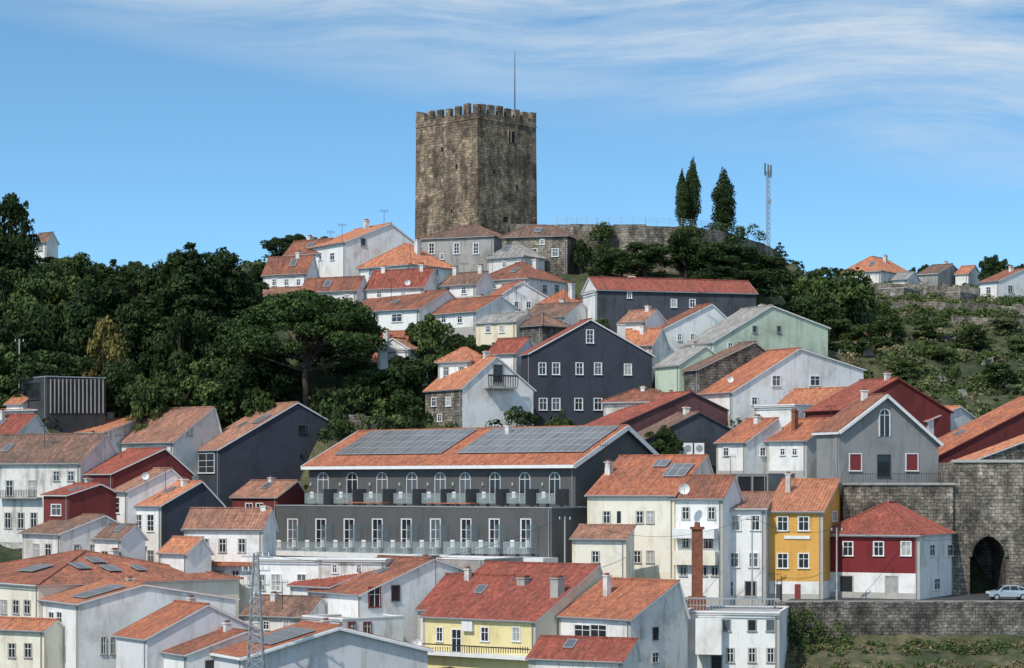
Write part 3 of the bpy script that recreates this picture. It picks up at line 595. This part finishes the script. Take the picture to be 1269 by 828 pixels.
gw.poly([G(1180,bb),G(1180,573),G(1180,573,7.3),G(1180,bb,7.3)],'stone_wall')
gw.box(G(1044,765,-.5),G(1180,765)-G(1044,765)-Vector((.01,0,0)),Vector((0,4,0)),Z*((765-601)/F*YG),'stone_wall')
gw.box(G(1040,601.2,-.7),Vector((140/F*YG+.2,0,0)),Vector((0,.6,0)),Z*.25,'concrete')
gw.box(G(1180,573.2,-.15),Vector((240/F*YG,0,0)),Vector((0,.7,0)),Z*.3,'stone_trim')
gw.make()
rl=M('terrace_railing')
a=G(1048,598.5,-.4);c=G(1180,598.5,-.4)
for k in range(45): p=a.lerp(c,k/44); rl.cyl(p,p+Z*.95,.018,.018,'iron',5)
rl.beam(a+Z*.95,c+Z*.95,.05,.05,'iron'); rl.make()
# street, kerb and retaining wall
zs=P(1100,743,222).z
rd=M('road'); x0=P(968,743,218).x; x1=P(1450,743,218).x
rd.poly([(x0,216.8,zs),(x1,216.8,zs),(x1,241,zs),(x0+6,241,zs)],'asphalt'); rd.make()
mk=M('road_marking')
for k in range(12): mk.poly([(x0+22+k*3,219.6,zs+.004),(x0+23.6+k*3,219.6,zs+.004),(x0+23.6+k*3,219.75,zs+.004),(x0+22+k*3,219.75,zs+.004)],'paint_white')
mk.make()
kb=M('pavement'); kb.box((x0,216.5,zs-.3),(x1-x0,0,0),(0,1.2,0),(0,0,.42),'pavement'); kb.make()
rt=M('retaining_wall')
n=40
for k in range(n):
    xa=x0-1+(x1-x0+1)*k/n; xb=x0-1+(x1-x0+1)*(k+1)/n; rt.box((xa,215.8,P(1100,806,216).z-3),(xb-xa,0,0),(0,.7,0),(0,0,zs-P(1100,806,216).z+3+random.uniform(.0,.12)),'stone_dark')
rt.make()
rt=M('terrace_wall'); zt=P(1100,812,210).z
for k in range(30):
    xa=P(1080,800,208).x+(40)*k/30; rt.box((xa,208.4,zt-5),(40/30,0,0),(0,.6,0),(0,0,4.2+random.uniform(0,.25)),'stone_dark')
rt.make()
for X in np.arange(x0-2,x1+30,4):
    for yy,zv,w in ((214.6,P(1100,803,215).z,1.5),(212,P(1100,806,212).z,1.5),(218,zs-.9,1.5),(222,zs-.9,1.5),(227,zs-.9,1.5),(231,zs-.9,1.5),(235,zs-.9,1.5),(239,zs-.5,1.5),(206,P(1100,832,206).z,1),(200,P(1100,850,200).z,1)): CTRL.append((X,yy,zv,w))
for X in np.arange(x0+8,x1+30,6): CTRL.append((X,246,P(1100,600,236).z-1.5,1))
# factory chimney
bc=M('brick_chimney'); p=P(864,752,214); t=P(864,656,214); bc.box(p+Vector((-.5,-.5,-2)),(1,0,0),(0,1,0),Z*(t.z-p.z+2),'brick'); bc.box(t+Vector((-.65,-.65,0)),(1.3,0,0),(0,1.3,0),Z*.25,'brick'); bc.cyl(t+Z*.25,t+Z*.7,.3,.25,'brick'); bc.box(p+Vector((-.8,-.8,-2)),(1.6,0,0),(0,1.6,0),Z*3,'brick'); bc.make(p)
# lattice pylon
ly=M('lattice_pylon'); p=P(317,850,188); tz=P(317,684,188).z
def lx(z,s): 
    k=(z-p.z)/(tz-p.z); return s*(.75*(1-k)+.16*k)
zz=p.z; st=.75
while zz<tz-.1:
    z2_=min(zz+st,tz)
    c0=[Vector((p.x+lx(zz,a),p.y+lx(zz,b_),zz)) for a,b_ in ((-1,-1),(1,-1),(1,1),(-1,1))]; c1=[Vector((p.x+lx(z2_,a),p.y+lx(z2_,b_),z2_)) for a,b_ in ((-1,-1),(1,-1),(1,1),(-1,1))]
    for i in range(4):
        j=(i+1)%4; ly.beam(c0[i],c1[i],.09,.09,'steel'); ly.beam(c0[i],c1[j],.05,.05,'steel'); ly.beam(c0[j],c1[i],.05,.05,'steel'); ly.beam(c1[i],c1[j],.05,.05,'steel')
    zz=z2_
for h in (.4,1.6,2.8): ly.beam(Vector((p.x-1.2,p.y,tz-h)),Vector((p.x+1.2,p.y,tz-h)),.1,.1,'steel'); [ly.cyl(Vector((p.x+q,p.y,tz-h)),Vector((p.x+q,p.y,tz-h+.35)),.06,.06,'white_trim',6) for q in (-1.1,-.6,.6,1.1)]
ly.make()
PX,PY_=p.x,p.y
def pole(name,px,pb,pt_,Y,r=.1):
    m_=M(name); a=P(px,pb,Y); c=P(px,pt_,Y); m_.cyl(a-Z,c,r,r*.7,'concrete',8); m_.beam(c+Vector((-.6,0,-.3)),c+Vector((.6,0,-.3)),.08,.08,'iron'); [m_.cyl(c+Vector((q,0,-.3)),c+Vector((q,0,-.05)),.05,.05,'white_trim',6) for q in (-.5,.5)]; m_.make(a); return c
c1=pole('utility_pole',1037,745,654,219.5); c2=pole('utility_pole',932,755,640,219); c3=pole('utility_pole',24,500,420,275,.12); c4=pole('utility_pole',700,720,640,215)
wr=M('overhead_cable')
def wire(a,c,sag):
    pr=None
    for k in range(13):
        t=k/12; p=a.lerp(c,t)-Z*(sag*4*t*(1-t))
        if pr is not None: wr.beam(pr,p,.03,.03,'iron')
        pr=p
wire(c1,c2,1); wire(c2,c4,2); wire(Vector((PX,PY_,tz)),c4,2.5); wire(c1,P(1185,668,225),.6)
wr.make()
def antenna(px,py,Y,h):
    m_=M('tv_antenna'); a=P(px,py,Y); m_.cyl(a-Z*.8,a+Z*h,.035,.03,'iron',5); m_.beam(a+Z*h+Vector((-.6,0,0)),a+Z*h+Vector((.6,.2,0)),.04,.04,'iron')
    for q in (-.5,-.25,0,.25,.5): m_.beam(a+Z*h+Vector((q,-.35,0)),a+Z*h+Vector((q,.35,0)),.03,.03,'iron'); m_.beam(a+Z*h+Vector((q,0,-.25)),a+Z*h+Vector((q,0,.25)),.03,.03,'iron')
    m_.make(a)
for a in ((476,283,330,2.6),(424,300,324,2.5),(410,300,330,1.5),(575,345,304,2),(700,365,298,2),(345,320,320,1.6),(640,372,300,1.8),(520,340,305,1.6),(870,382,285,2),(1090,405,330,3.5),(205,600,237,1.6),(150,560,243,1.8),(750,570,228,1.5),(905,590,224,2),(540,715,210,1.8),(350,745,214,1.8),(960,738,208,2),(1030,520,246,1.5),(55,545,250,1.6),(485,365,300,2),(610,330,308,1.5)): antenna(*a)
def dish(px,py,Y,r):
    m_=M('satellite_dish'); c=P(px,py,Y); k=14; pr=[]
    for j,(rr_,dd) in enumerate(((0,.22),(.6,.12),(1,0))): pr.append([c+Vector((math.cos(2*math.pi*i/k)*r*rr_,dd,math.sin(2*math.pi*i/k)*r*rr_)) for i in range(k)])
    for j in range(2):
        for i in range(k): m_.poly([pr[j][i],pr[j][(i+1)%k],pr[j+1][(i+1)%k],pr[j+1][i]],'white_trim')
    m_.cyl(c+Vector((0,.2,0)),c+Vector((0,.3,-1.3)),.05,.05,'steel',6); m_.beam(c+Vector((0,.1,-r)),c+Vector((0,-.5,0)),.03,.03,'steel'); m_.make(c)
dish(848,606,220,.55); dish(517,796,203,.5); dish(505,350,303,.4); dish(905,470,266,.4); dish(180,590,236,.4)
ac=M('air_conditioning_unit'); p=P(832,560,250)
for k in range(3): ac.box(p+Vector((k*1.3,0,-.3)),(1.1,0,0),(0,.8,0),(0,0,1.3),'white_trim'); ac.cyl(p+Vector((k*1.3+.55,-.01,.4)),p+Vector((k*1.3+.55,-.05,.4)),.38,.36,'grey_trim',14)
ac.box(p+Vector((-.4,-.3,-6)),(4.6,0,0),(0,3,0),(0,0,5.7),'concrete')
ac.make(p)
# ---------------------------------------------------------------- car
def car(px,Y):
    root=bpy.data.objects.new('parked_car',None); o=Vector((P(px,740,Y).x,Y,zs+.01)); root.location=o; sc.collection.objects.link(root)
    bd=M('body'); prof=[(0,.35),(0.02,.62),(.12,.82),(.85,.95),(1.45,1.38),(2.0,1.47),(2.9,1.45),(3.6,1.2),(4.05,.95),(4.15,.6),(4.12,.32)]
    w=1.7
    def yy(z): return .0 if z<.96 else (z-.95)*.35
    A=[Vector((x,yy(z),z))+o for x,z in prof]; C=[Vector((x,w-yy(z),z))+o for x,z in prof]
    bd.poly(A,'carpaint'); bd.poly(C[::-1],'carpaint')
    for i in range(len(A)-1):
        mt='glass' if i in(3,6) else 'carpaint'
        bd.poly([A[i],A[i+1],C[i+1],C[i]],mt)
    bd.poly([A[-1],A[0],C[0],C[-1]],'rubber'); bd.make(o,root)
    wn=M('windows')
    for X in ([(1.05,1.0),(1.52,1.34),(2.05,1.4),(2.05,1.0)],[(2.13,1.0),(2.13,1.4),(2.8,1.38),(2.95,1.0)],[(3.03,1.0),(2.9,1.36),(3.45,1.17),(3.6,1.0)]):
        wn.poly([Vector((x,yy(z)-.012,z))+o for x,z in X],'glass'); wn.poly([Vector((x,w-yy(z)+.012,z))+o for x,z in X],'glass')
    wn.make(o,root)
    wh=M('wheels')
    for x in (.75,3.35):
        for y in (-.02,w-.2):
            wh.cyl(o+Vector((x,y,.31)),o+Vector((x,y+.22,.31)),.31,.31,'rubber',18); wh.cyl(o+Vector((x,y-.01,.31)),o+Vector((x,y+.23,.31)),.19,.19,'steel',12)
    wh.make(o,root)
    lt=M('lights'); lt.box(o+Vector((.0,.1,.66)),(.12,0,0),(0,.35,0),(0,0,.14),'white_trim'); lt.box(o+Vector((.0,1.25,.66)),(.12,0,0),(0,.35,0),(0,0,.14),'white_trim'); lt.box(o+Vector((-.05,.05,.35)),(.12,0,0),(0,1.6,0),(0,0,.2),'dark_trim')
    lt.box(o+Vector((1.1,-.12,.98)),(.15,0,0),(0,.12,0),(0,0,.12),'carpaint'); lt.make(o,root)
car(1226,220.6)
# ---------------------------------------------------------------- terrain
def C(px,py,Y,w=1.0): v=P(px,py,Y); CTRL.append((v.x,v.y,v.z,w))
for x in range(-200,1500,150): C(x,850,192); C(x,880,178,2)
for x in (-300,-150,0,80,160,240,320,420): C(x,515,274)
for x in (-300,-150,0,80,160,240,310): C(x,450,300); C(x,395,330); C(x,352,370); C(x,348,395)
for x in (350,420): C(x,440,290)
for x in (330,420,500): C(x,325,345)
for x in (740,800,860,920): C(x,372,306); C(x,345,318)
for x in (980,1040,1100,1180,1269,1400,1550): C(x,354,430); C(x,350,455); C(x,400,365); C(x,450,335); C(x,490,305); C(x,520,275)
C(1000,345,380); C(960,325,350)
for x in (-300,0,300,600,900,1200,1500): C(x,420,480,.8)
for X in (-900,-500,-250,0,250,500,900):
    for yy,zv in ((600,5),(900,-5),(100,-26),(0,-28),(-300,-28)): CTRL.append((X,yy,zv,3))
for yy in (200,300,400): 
    CTRL.append((-400,yy,-5+(yy-200)*.15,2)); CTRL.append((400,yy,-5+(yy-200)*.15,2))
CT=np.array(CTRL)
def ter(x,y):
    x=np.atleast_1d(np.asarray(x,float)); y=np.atleast_1d(np.asarray(y,float)); out=np.zeros(len(x))
    for i in range(0,len(x),4000):
        dx=x[i:i+4000,None]-CT[None,:,0]; dy=y[i:i+4000,None]-CT[None,:,1]; w=CT[None,:,3]/((dx*dx+dy*dy)+3)**2
        out[i:i+4000]=(w*CT[None,:,2]).sum(1)/w.sum(1)
    return out
xs=np.concatenate([[-6000,-3000,-1500,-800,-500,-350,-250,-180],np.arange(-140,141,2.2),[180,250,350,500,800,1500,3000,6000]])
ys=np.concatenate([[-3000,-1000,-300,-50,60,120,150,170],np.arange(180,500,2.2),[520,560,620,700,850,1100,1600,2500,4500,8000]])
XX,YY=np.meshgrid(xs,ys); H=ter(XX.ravel(),YY.ravel())
rough=(np.sin(XX.ravel()*.7+np.cos(YY.ravel()*.5)*2)+np.sin(YY.ravel()*.9+XX.ravel()*.3))*.18; H=H+np.where(YY.ravel()>260,rough,rough*.3)
V=np.stack([XX.ravel(),YY.ravel(),H],1); nx=len(xs); faces=[(j*nx+i,j*nx+i+1,(j+1)*nx+i+1,(j+1)*nx+i) for j in range(len(ys)-1) for i in range(nx-1)]
me=bpy.data.meshes.new('ground'); me.from_pydata(V.tolist(),[],faces); me.materials.append(MATS['ground']); me.polygons.foreach_set('use_smooth',[True]*len(faces))
sc.collection.objects.link(bpy.data.objects.new('ground',me))
# ---------------------------------------------------------------- vegetation
def leaves(clumps,dens,size,flat=.0):
    vs=[]
    for (cx,cy,cz,rx,ry,rz) in clumps:
        n=int(dens*(rx*ry+ry*rz+rx*rz)/3*4*math.pi/2)+8
        d=rng.normal(size=(n,3)); d/=np.linalg.norm(d,axis=1)[:,None]
        d[:,2]=np.where(d[:,2]<-.5,-d[:,2]*.9,d[:,2]); rad=rng.uniform(.5,1.12,n)**.7
        p=np.array([cx,cy,cz])+d*rad[:,None]*np.array([rx,ry,rz]); nr=d+rng.normal(size=(n,3))*.55; nr/=np.linalg.norm(nr,axis=1)[:,None]
        t=np.cross(nr,rng.normal(size=(n,3))); t/=np.linalg.norm(t,axis=1)[:,None]; b2=np.cross(nr,t)
        s=(size*rng.uniform(.5,1.25,n))[:,None]; k=rng.uniform(.4,.9,n)[:,None]
        q=np.stack([p-t*s,p-b2*s*k,p+t*s,p+b2*s*k],1); vs.append(q.reshape(-1,3))
    return np.concatenate(vs)
def tree_mesh(name,clumps,dens,size,leafmat,limbs):
    lv=leaves(clumps,dens,size); tb=M('t')
    for (p,q,r0,r1) in limbs: tb.cyl(Vector(p),Vector(q),r0,r1,'bark',7)
    nv=len(tb.v); V=[tuple(v) for v in tb.v]+lv.tolist(); fs=tb.f+[[nv+4*i,nv+4*i+1,nv+4*i+2,nv+4*i+3] for i in range(len(lv)//4)]
    me=bpy.data.meshes.new(name); me.from_pydata(V,[],fs); me.materials.append(MATS['bark']); me.materials.append(MATS[leafmat])
    me.polygons.foreach_set('material_index',[0]*len(tb.f)+[1]*(len(lv)//4)); return me
def broad(name,h,w,mat,seed,nc=38,size=.24,dens=24,smin=.09,smax=.18):
    r=random.Random(seed); cl=[];lb=[((0,0,-1),(0.1,0,h*.35),w*.04,w*.028)]
    for i in range(nc):
        a=r.uniform(0,6.28); zz=r.uniform(.22,.92); rr=w*.5*math.sqrt(max(.05,1-((zz-.5)/.52)**2))*r.uniform(.2,.88)
        s=w*r.uniform(smin,smax); c=(rr*math.cos(a),rr*math.sin(a),zz*h); cl.append((*c,s,s*r.uniform(.8,1.1),s*r.uniform(.65,1.0)))
        if i%3==0: lb.append(((0.1,0,h*r.uniform(.2,.38)),c,w*.018,w*.006))
    return tree_mesh(name,cl,dens,size,mat,lb)
def pine(name,h,w,mat,seed):
    r=random.Random(seed); cl=[]; lb=[((0,0,-1),(.3,.2,h*.25),.42,.34),((.3,.2,h*.25),(.1,0,h*.45),.34,.26)]
    for i in range(105):
        a=r.uniform(0,6.28); t=r.uniform(0,1)**.55; R_=w*.5*t*.9; zt=h*(.93-.42*t**2.4); zz=zt-r.uniform(0,1)**1.2*h*.32*(1-.55*t)
        s=w*r.uniform(.045,.09); c=(R_*math.cos(a),R_*math.sin(a),zz); cl.append((*c,s*1.2,s*1.2,s*.75))
        if i%4==0: lb.append(((.1,0,h*r.uniform(.3,.5)),c,.12,.04))
    return tree_mesh(name,cl,22,.22,mat,lb)
def cypress(name,h,w,mat,seed):
    r=random.Random(seed); cl=[]
    for i in range(34):
        t=i/33; rad=w*.5*min(1,(t*3.2+.35))*(1 if t<.55 else max(.12,1-((t-.55)/.45)**1.7)); cl.append((r.uniform(-.06,.06)*w,r.uniform(-.06,.06)*w,h*(.04+.93*t),rad*r.uniform(.8,1.0),rad*.95,h*.06))
    return tree_mesh(name,cl,60,.13,mat,[((0,0,-1),(0,0,h*.8),.16,.05)])
def cedar(name,h,w,mat,seed):
    r=random.Random(seed); cl=[];lb=[((0,0,-1),(0,0,h*.97),.35,.05)]
    n=14
    for i in range(n):
        t=i/(n-1); zz=h*(.12+.84*t); R_=w*.5*(1-t)**.6+.5
        for k in range(int(5+6*(1-t))):
            a=r.uniform(0,6.28); q=R_*r.uniform(.15,.95); c=(q*math.cos(a),q*math.sin(a),zz+r.uniform(-.4,.4)); s=max(.65,R_*.36)*r.uniform(.7,1.2); cl.append((*c,s,s,s*.7))
            if k%2==0: lb.append(((0,0,zz+.3),c,.08,.03))
    return tree_mesh(name,cl,20,.24,mat,lb)
T={}
for i in range(3): T['bd%d'%i]=broad('tree_mesh',10,9,'leaf_dark',10+i)
for i in range(2): T['bm%d'%i]=broad('tree_mesh',9,8,'leaf_mid',20+i)
T['by']=broad('tree_mesh',9,7,'leaf_yellow',31); T['bo']=broad('tree_mesh',8,8,'leaf_olive',33)
T['pine']=pine('pine_mesh',15.5,20,'leaf_pine',41); T['cy0']=cypress('cypress_mesh',10,2.6,'leaf_dark',51); T['cy1']=cypress('cypress_mesh',10,3.0,'leaf_dark',52)
T['ce0']=cedar('cedar_mesh',18,10,'leaf_dark',61); T['ce1']=cedar('cedar_mesh',18,9,'leaf_dark',62)
T['sh0']=broad('shrub_mesh',2.4,3.4,'leaf_mid',71,14,.15,34,.13,.2); T['sh1']=broad('shrub_mesh',2.4,3.2,'leaf_dark',72,14,.15,34,.13,.2); T['sh2']=broad('shrub_mesh',2,3,'leaf_olive',73,12,.15,30,.13,.2)
def tree(kind,name,px,top,Y,width_px=None,base=None,hs=None):
    x=(px-CX)/F*Y; zb=float(ter([x],[Y])[0]) if base is None else (HY-base)/F*Y
    zt=(HY-top)/F*Y; me=T[kind]; dims={'bd':(10,9),'bm':(9,8),'by':(9,7),'bo':(8,8),'pi':(15.5,20),'cy':(10,2.8),'ce':(18,9.5),'sh':(2.3,3.3)}[kind[:2]]
    h=max(zt-zb,1.0); s=h/dims[0]; w=(width_px*Y/F/dims[1]) if width_px else s
    if kind[:2]=='sh' and s>2.2*w: return
    if kind[:2]!='cy': w=max(w,s*.5)
    o=bpy.data.objects.new(name,me); o.location=(x,Y,zb); o.scale=(w,w,s); o.rotation_euler=(0,0,random.uniform(0,6.28)); sc.collection.objects.link(o)
nm=lambda k:{'b':'broadleaf_tree','c':'cedar_tree','s':'shrub'}[k[0]]
tree('pine','stone_pine',381,354,276,208,base=508)
spec=[('bd0',5,236,330,80),('ce0',32,248,335,44),('bd1',-20,255,325,90),('bd2',95,316,325,80),('ce1',140,322,328,55),('bd0',60,322,320,70),('bd1',15,330,315,80),('bm0',30,362,300,80),('bd2',120,345,305,90),
('ce0',235,300,296,110),('bd1',228,304,298,80),('bd2',262,310,300,85),('ce1',285,318,300,90),('bd0',205,322,303,70),('bd1',300,332,304,60),
('ce1',185,335,300,60),('bd0',170,372,292,80),('bd1',225,380,288,80),('bd0',300,395,286,90),('by',132,395,283,52),('bd1',75,372,290,100),('bd2',20,390,284,110),('ce1',110,380,288,60),('bd1',160,440,277,80),('bm0',215,455,275,70),('bm1',262,445,276,80),('bd0',60,430,277,120),('sh1',195,478,271,50),('sh1',240,480,270,60),('bd2',285,450,276,80),('bm0',325,478,272,60),('sh1',415,488,271,60),('bm0',0,425,278,80),('bd0',340,440,280,80),('bd1',440,440,283,80),('bd2',470,405,290,60),('ce0',200,345,298,70),('bd1',-10,300,328,100),('bd0',330,420,284,70),('bm1',78,322,322,50),('bd2',308,342,310,50),('bm0',75,335,315,70),('bd0',120,325,330,60),('bd1',165,345,315,70),('bm1',40,345,310,60),('bm0',180,462,273,50)]
for k,x,t,Y,w in spec: tree(k,nm(k),x,t,Y,w)
for x,t,Y,w in ((345,293,346,45),(370,288,350,45),(395,292,350,35),(322,325,335,40),(165,322,372,30),(178,326,372,30),(148,330,372,26)): tree('bd1','broadleaf_tree',x,t,Y,w)
for i,x in enumerate(range(60,340,16)): tree(('bd0','bd2','bm1')[i%3],'broadleaf_tree',x,random.uniform(326,344),random.uniform(350,392),random.uniform(30,44))
for k,x,t,Y,w in (('bm0',537,388,281,66),('bm1',515,400,283,50),('bd1',578,412,279,50),('sh1',500,446,274,80),('bd0',505,440,275,70),('sh1',450,470,272,50),('sh1',655,512,263,40),('sh0',690,515,262,40),('bd2',820,528,250,40),('sh1',835,540,249,30),
  ('sh0',400,490,271,50),('sh1',430,485,272,60),('sh0',465,492,271,60),('sh1',500,485,270,60),('sh2',445,510,265,40),('sh0',480,512,264,60),('sh1',515,505,264,40),('sh1',420,515,265,50),('bd0',460,455,276,70),('bd1',600,425,282,50),('sh1',560,425,282,50),('sh0',430,400,291,30),('bm1',745,395,288,26),('sh1',640,505,264,30)): tree(k,nm(k),x,t,Y,w)
tree('cy0','cypress_tree',845,210,331,19,base=283); tree('cy1','cypress_tree',858,196,333,20,base=283); tree('cy1','cypress_tree',897,209,334,29,base=292); tree('sh1','shrub',885,277,332,26,base=290)
for k,x,t,Y,w in (('bd0',800,298,314,80),('bd1',770,312,316,60),('bd2',850,290,318,60),('bd0',885,298,316,60),('bd1',915,305,316,70),('bd2',945,318,322,70),('ce0',966,300,340,30),('bd0',975,330,330,60),('sh1',745,325,318,50),('bm1',850,282,321,40),('bd1',880,330,311,80),('bd2',930,335,312,90),('sh1',720,300,323,30),('bm0',1030,328,330,110),('bm1',1000,345,325,60),('bo',1060,352,335,60),('bd0',1020,375,322,80),('bm0',1100,388,325,60),('bm1',1065,402,318,50),('bd2',990,365,312,70),('bm0',1150,392,350,50),('bm0',1205,402,345,50),('bo',1245,395,355,45),('bm1',1165,440,320,50),('bm1',1240,450,300,60),('bm0',1120,445,312,44),('bm1',1090,372,350,44),('bm0',1185,425,330,44),('bm1',1262,420,330,44)): tree(k,nm(k),x,t,Y,w)
for x,t,Y,w in ((1232,317,425,28),(1245,322,425,24),(1222,318,428,22),(1145,328,462,16),(1040,332,450,22),(1265,328,440,22),(1133,332,465,18),(1010,334,440,24),(1060,333,445,14),(1172,331,445,14)): tree('bd2','broadleaf_tree',x,t,Y,w)
X=[];Yv=[]
for i in range(3200):
    Y=random.uniform(285,470); px=random.uniform(985,1420); X.append((px-CX)/F*Y);Yv.append(Y)
Hh=ter(X,Yv); A=[];Bq=[];Cq=[]; RK=M('hillside_rocks')
for x,y,h in zip(X,Yv,Hh):
    n_=math.sin(x*.09+y*.05)+math.sin(y*.11-x*.04); r=random.uniform(.3,1.45)*(1.25 if n_>.3 else .75); c=(x,y,h+r*.3,r,r,r*.7)
    q=random.random()
    if q<.44: A.append(c)
    elif q<.82: Bq.append(c)
    elif q<.95: Cq.append(c)
    else:
        s=random.uniform(.4,1.1)
        b0=[Vector((x-s,y-s,h-.3)),Vector((x+s,y-s*.8,h-.3)),Vector((x+s*.8,y+s,h-.3)),Vector((x-s*.9,y+s*.7,h-.3))]; t0=[v+Vector((0,0,s*random.uniform(.7,1.3)))+(Vector((x,y,0))-Vector((v.x,v.y,0)))*random.uniform(.2,.6) for v in b0]
        for i in range(4): j=(i+1)%4; RK.poly([b0[i],b0[j],t0[j],t0[i]],'rock')
        RK.poly([t0[0],t0[1],t0[2]],'rock'); RK.poly([t0[0],t0[2],t0[3]],'rock')
RK.make()
def mass(name,cl,dens,size,mat):
    lv=leaves(cl,dens,size); n=len(lv)//4; me=bpy.data.meshes.new(name); me.from_pydata(lv.tolist(),[],[[4*i,4*i+1,4*i+2,4*i+3] for i in range(n)]); me.materials.append(MATS[mat]); o=bpy.data.objects.new(name,me); sc.collection.objects.link(o)
mass('hillside_scrub',A,11,.25,'leaf_mid'); mass('hillside_scrub',Bq,11,.25,'leaf_olive'); mass('hillside_dry_grass',Cq,9,.22,'leaf_dry')
cl=[]
X=[];Yv=[]
for i in range(1100):
    Y=random.uniform(258,395); px=random.uniform(-80,470) if random.random()<.7 else random.uniform(560,1000); X.append((px-CX)/F*Y);Yv.append(Y)
for x,y,h in zip(X,Yv,ter(X,Yv)): r=random.uniform(.5,1.3); cl.append((x,y,h+.2,r,r,r*.8))
mass('undergrowth',cl,7,.26,'leaf_dark')
cl=[];cd=[]
for i in range(300):
    px=random.uniform(972,1330); Y=random.choice([random.uniform(209.5,214.8),random.uniform(200,208)]); x=(px-CX)/F*Y; h=float(ter([x],[Y])[0]); r=random.uniform(.25,.8); (cl if random.random()<.5 else cd).append((x,Y,h+.1,r,r,r*.7))
for i in range(26): x=P(random.uniform(972,1050),0,213.5).x; r=random.uniform(.5,1.1); cl.append((x,214.2,zs-random.uniform(.8,5.5),r,r*.7,r))
mass('bank_bushes',cl,26,.15,'leaf_mid'); mass('bank_dry_grass',cd,26,.14,'leaf_dry')
cl=[]
for i in range(60):
    x=random.choice([random.gauss(850,9),random.gauss(747,10),random.gauss(905,16)]); yv=random.uniform(283,330); Yw=322 if x<800 else (322.5 if x<870 else 328); p=P(x,yv,Yw-.4); cl.append((p.x,p.y,p.z,1.0,.5,1.1))
mass('wall_ivy',cl,26,.18,'leaf_mid')
# ---------------------------------------------------------------- sun, sky, camera
el=math.radians(46); az=math.radians(216)
sv=Vector((math.sin(az)*math.cos(el),math.cos(az)*math.cos(el),math.sin(el)))
sd=bpy.data.lights.new('sun','SUN'); sd.energy=3.5; sd.angle=math.radians(.6); sd.color=(1,.93,.82); so=bpy.data.objects.new('sun',sd); so.rotation_euler=sv.to_track_quat('Z','Y').to_euler(); so.location=(-100,100,150); sc.collection.objects.link(so)
w=bpy.data.worlds.new('World'); sc.world=w; w.use_nodes=True; nt=w.node_tree; nt.nodes.clear()
out=N(nt,'ShaderNodeOutputWorld'); bg=N(nt,'ShaderNodeBackground'); nt.links.new(bg.outputs[0],out.inputs[0])
tc=N(nt,'ShaderNodeTexCoord').outputs['Generated']
sk=N(nt,'ShaderNodeTexSky',sky_type='NISHITA'); sk.sun_disc=False; sk.sun_elevation=el; sk.sun_rotation=az; sk.altitude=600; sk.air_density=1; sk.dust_density=.6; sk.ozone_density=2
nt.links.new(mapping(nt,tc,(1,1,1.9),(0,0,.10)),sk.inputs['Vector'])
sx=N(nt,'ShaderNodeSeparateXYZ'); nt.links.new(tc,sx.inputs[0])
# wispy cirrus: stretched noise, bent a little, denser high up and to the right
wb=N(nt,'ShaderNodeTexNoise'); wb.inputs['Scale'].default_value=6; nt.links.new(tc,wb.inputs['Vector'])
wv_=N(nt,'ShaderNodeVectorMath',operation='MULTIPLY_ADD'); nt.links.new(wb.outputs['Color'],wv_.inputs[0]); wv_.inputs[1].default_value=(0,0,.035); nt.links.new(tc,wv_.inputs[2])
cn=noise(nt,mapping(nt,wv_.outputs[0],(8,8,70)),1.0,10,.66); cn2=noise(nt,mapping(nt,tc,(3.2,3.2,18),(3,1,2.4)),1.0,3,.5)
t=N(nt,'ShaderNodeMath',operation='MULTIPLY_ADD'); nt.links.new(sx.outputs['X'],t.inputs[0]); t.inputs[1].default_value=.17; nt.links.new(sx.outputs['Z'],t.inputs[2])
mk_=ramp(nt,t.outputs[0],[(.160,g(0)),(.195,g(.7)),(.225,g(1))]); mc=ramp(nt,mix(nt,.45,cn,cn2),[(.40,g(.0)),(.50,g(.4)),(.60,g(.9))])
cf=mix(nt,1.0,mk_,mc,'MULTIPLY')
tint=mix(nt,1.0,sk.outputs[0],(1.55,2.12,2.05),'MULTIPLY')
nt.links.new(mix(nt,cf,tint,(6.0,6.7,7.3)),bg.inputs['Color']); bg.inputs['Strength'].default_value=.115
cd_=bpy.data.cameras.new('camera'); cd_.sensor_width=36; cd_.lens=F/1269*36; cd_.shift_y=186/1269; cd_.clip_end=20000; cd_.clip_start=1
co=bpy.data.objects.new('camera',cd_); co.rotation_euler=(math.radians(90),0,0); sc.collection.objects.link(co); sc.camera=co
sc.view_settings.view_transform='Standard'; sc.view_settings.look='None'; sc.view_settings.exposure=0
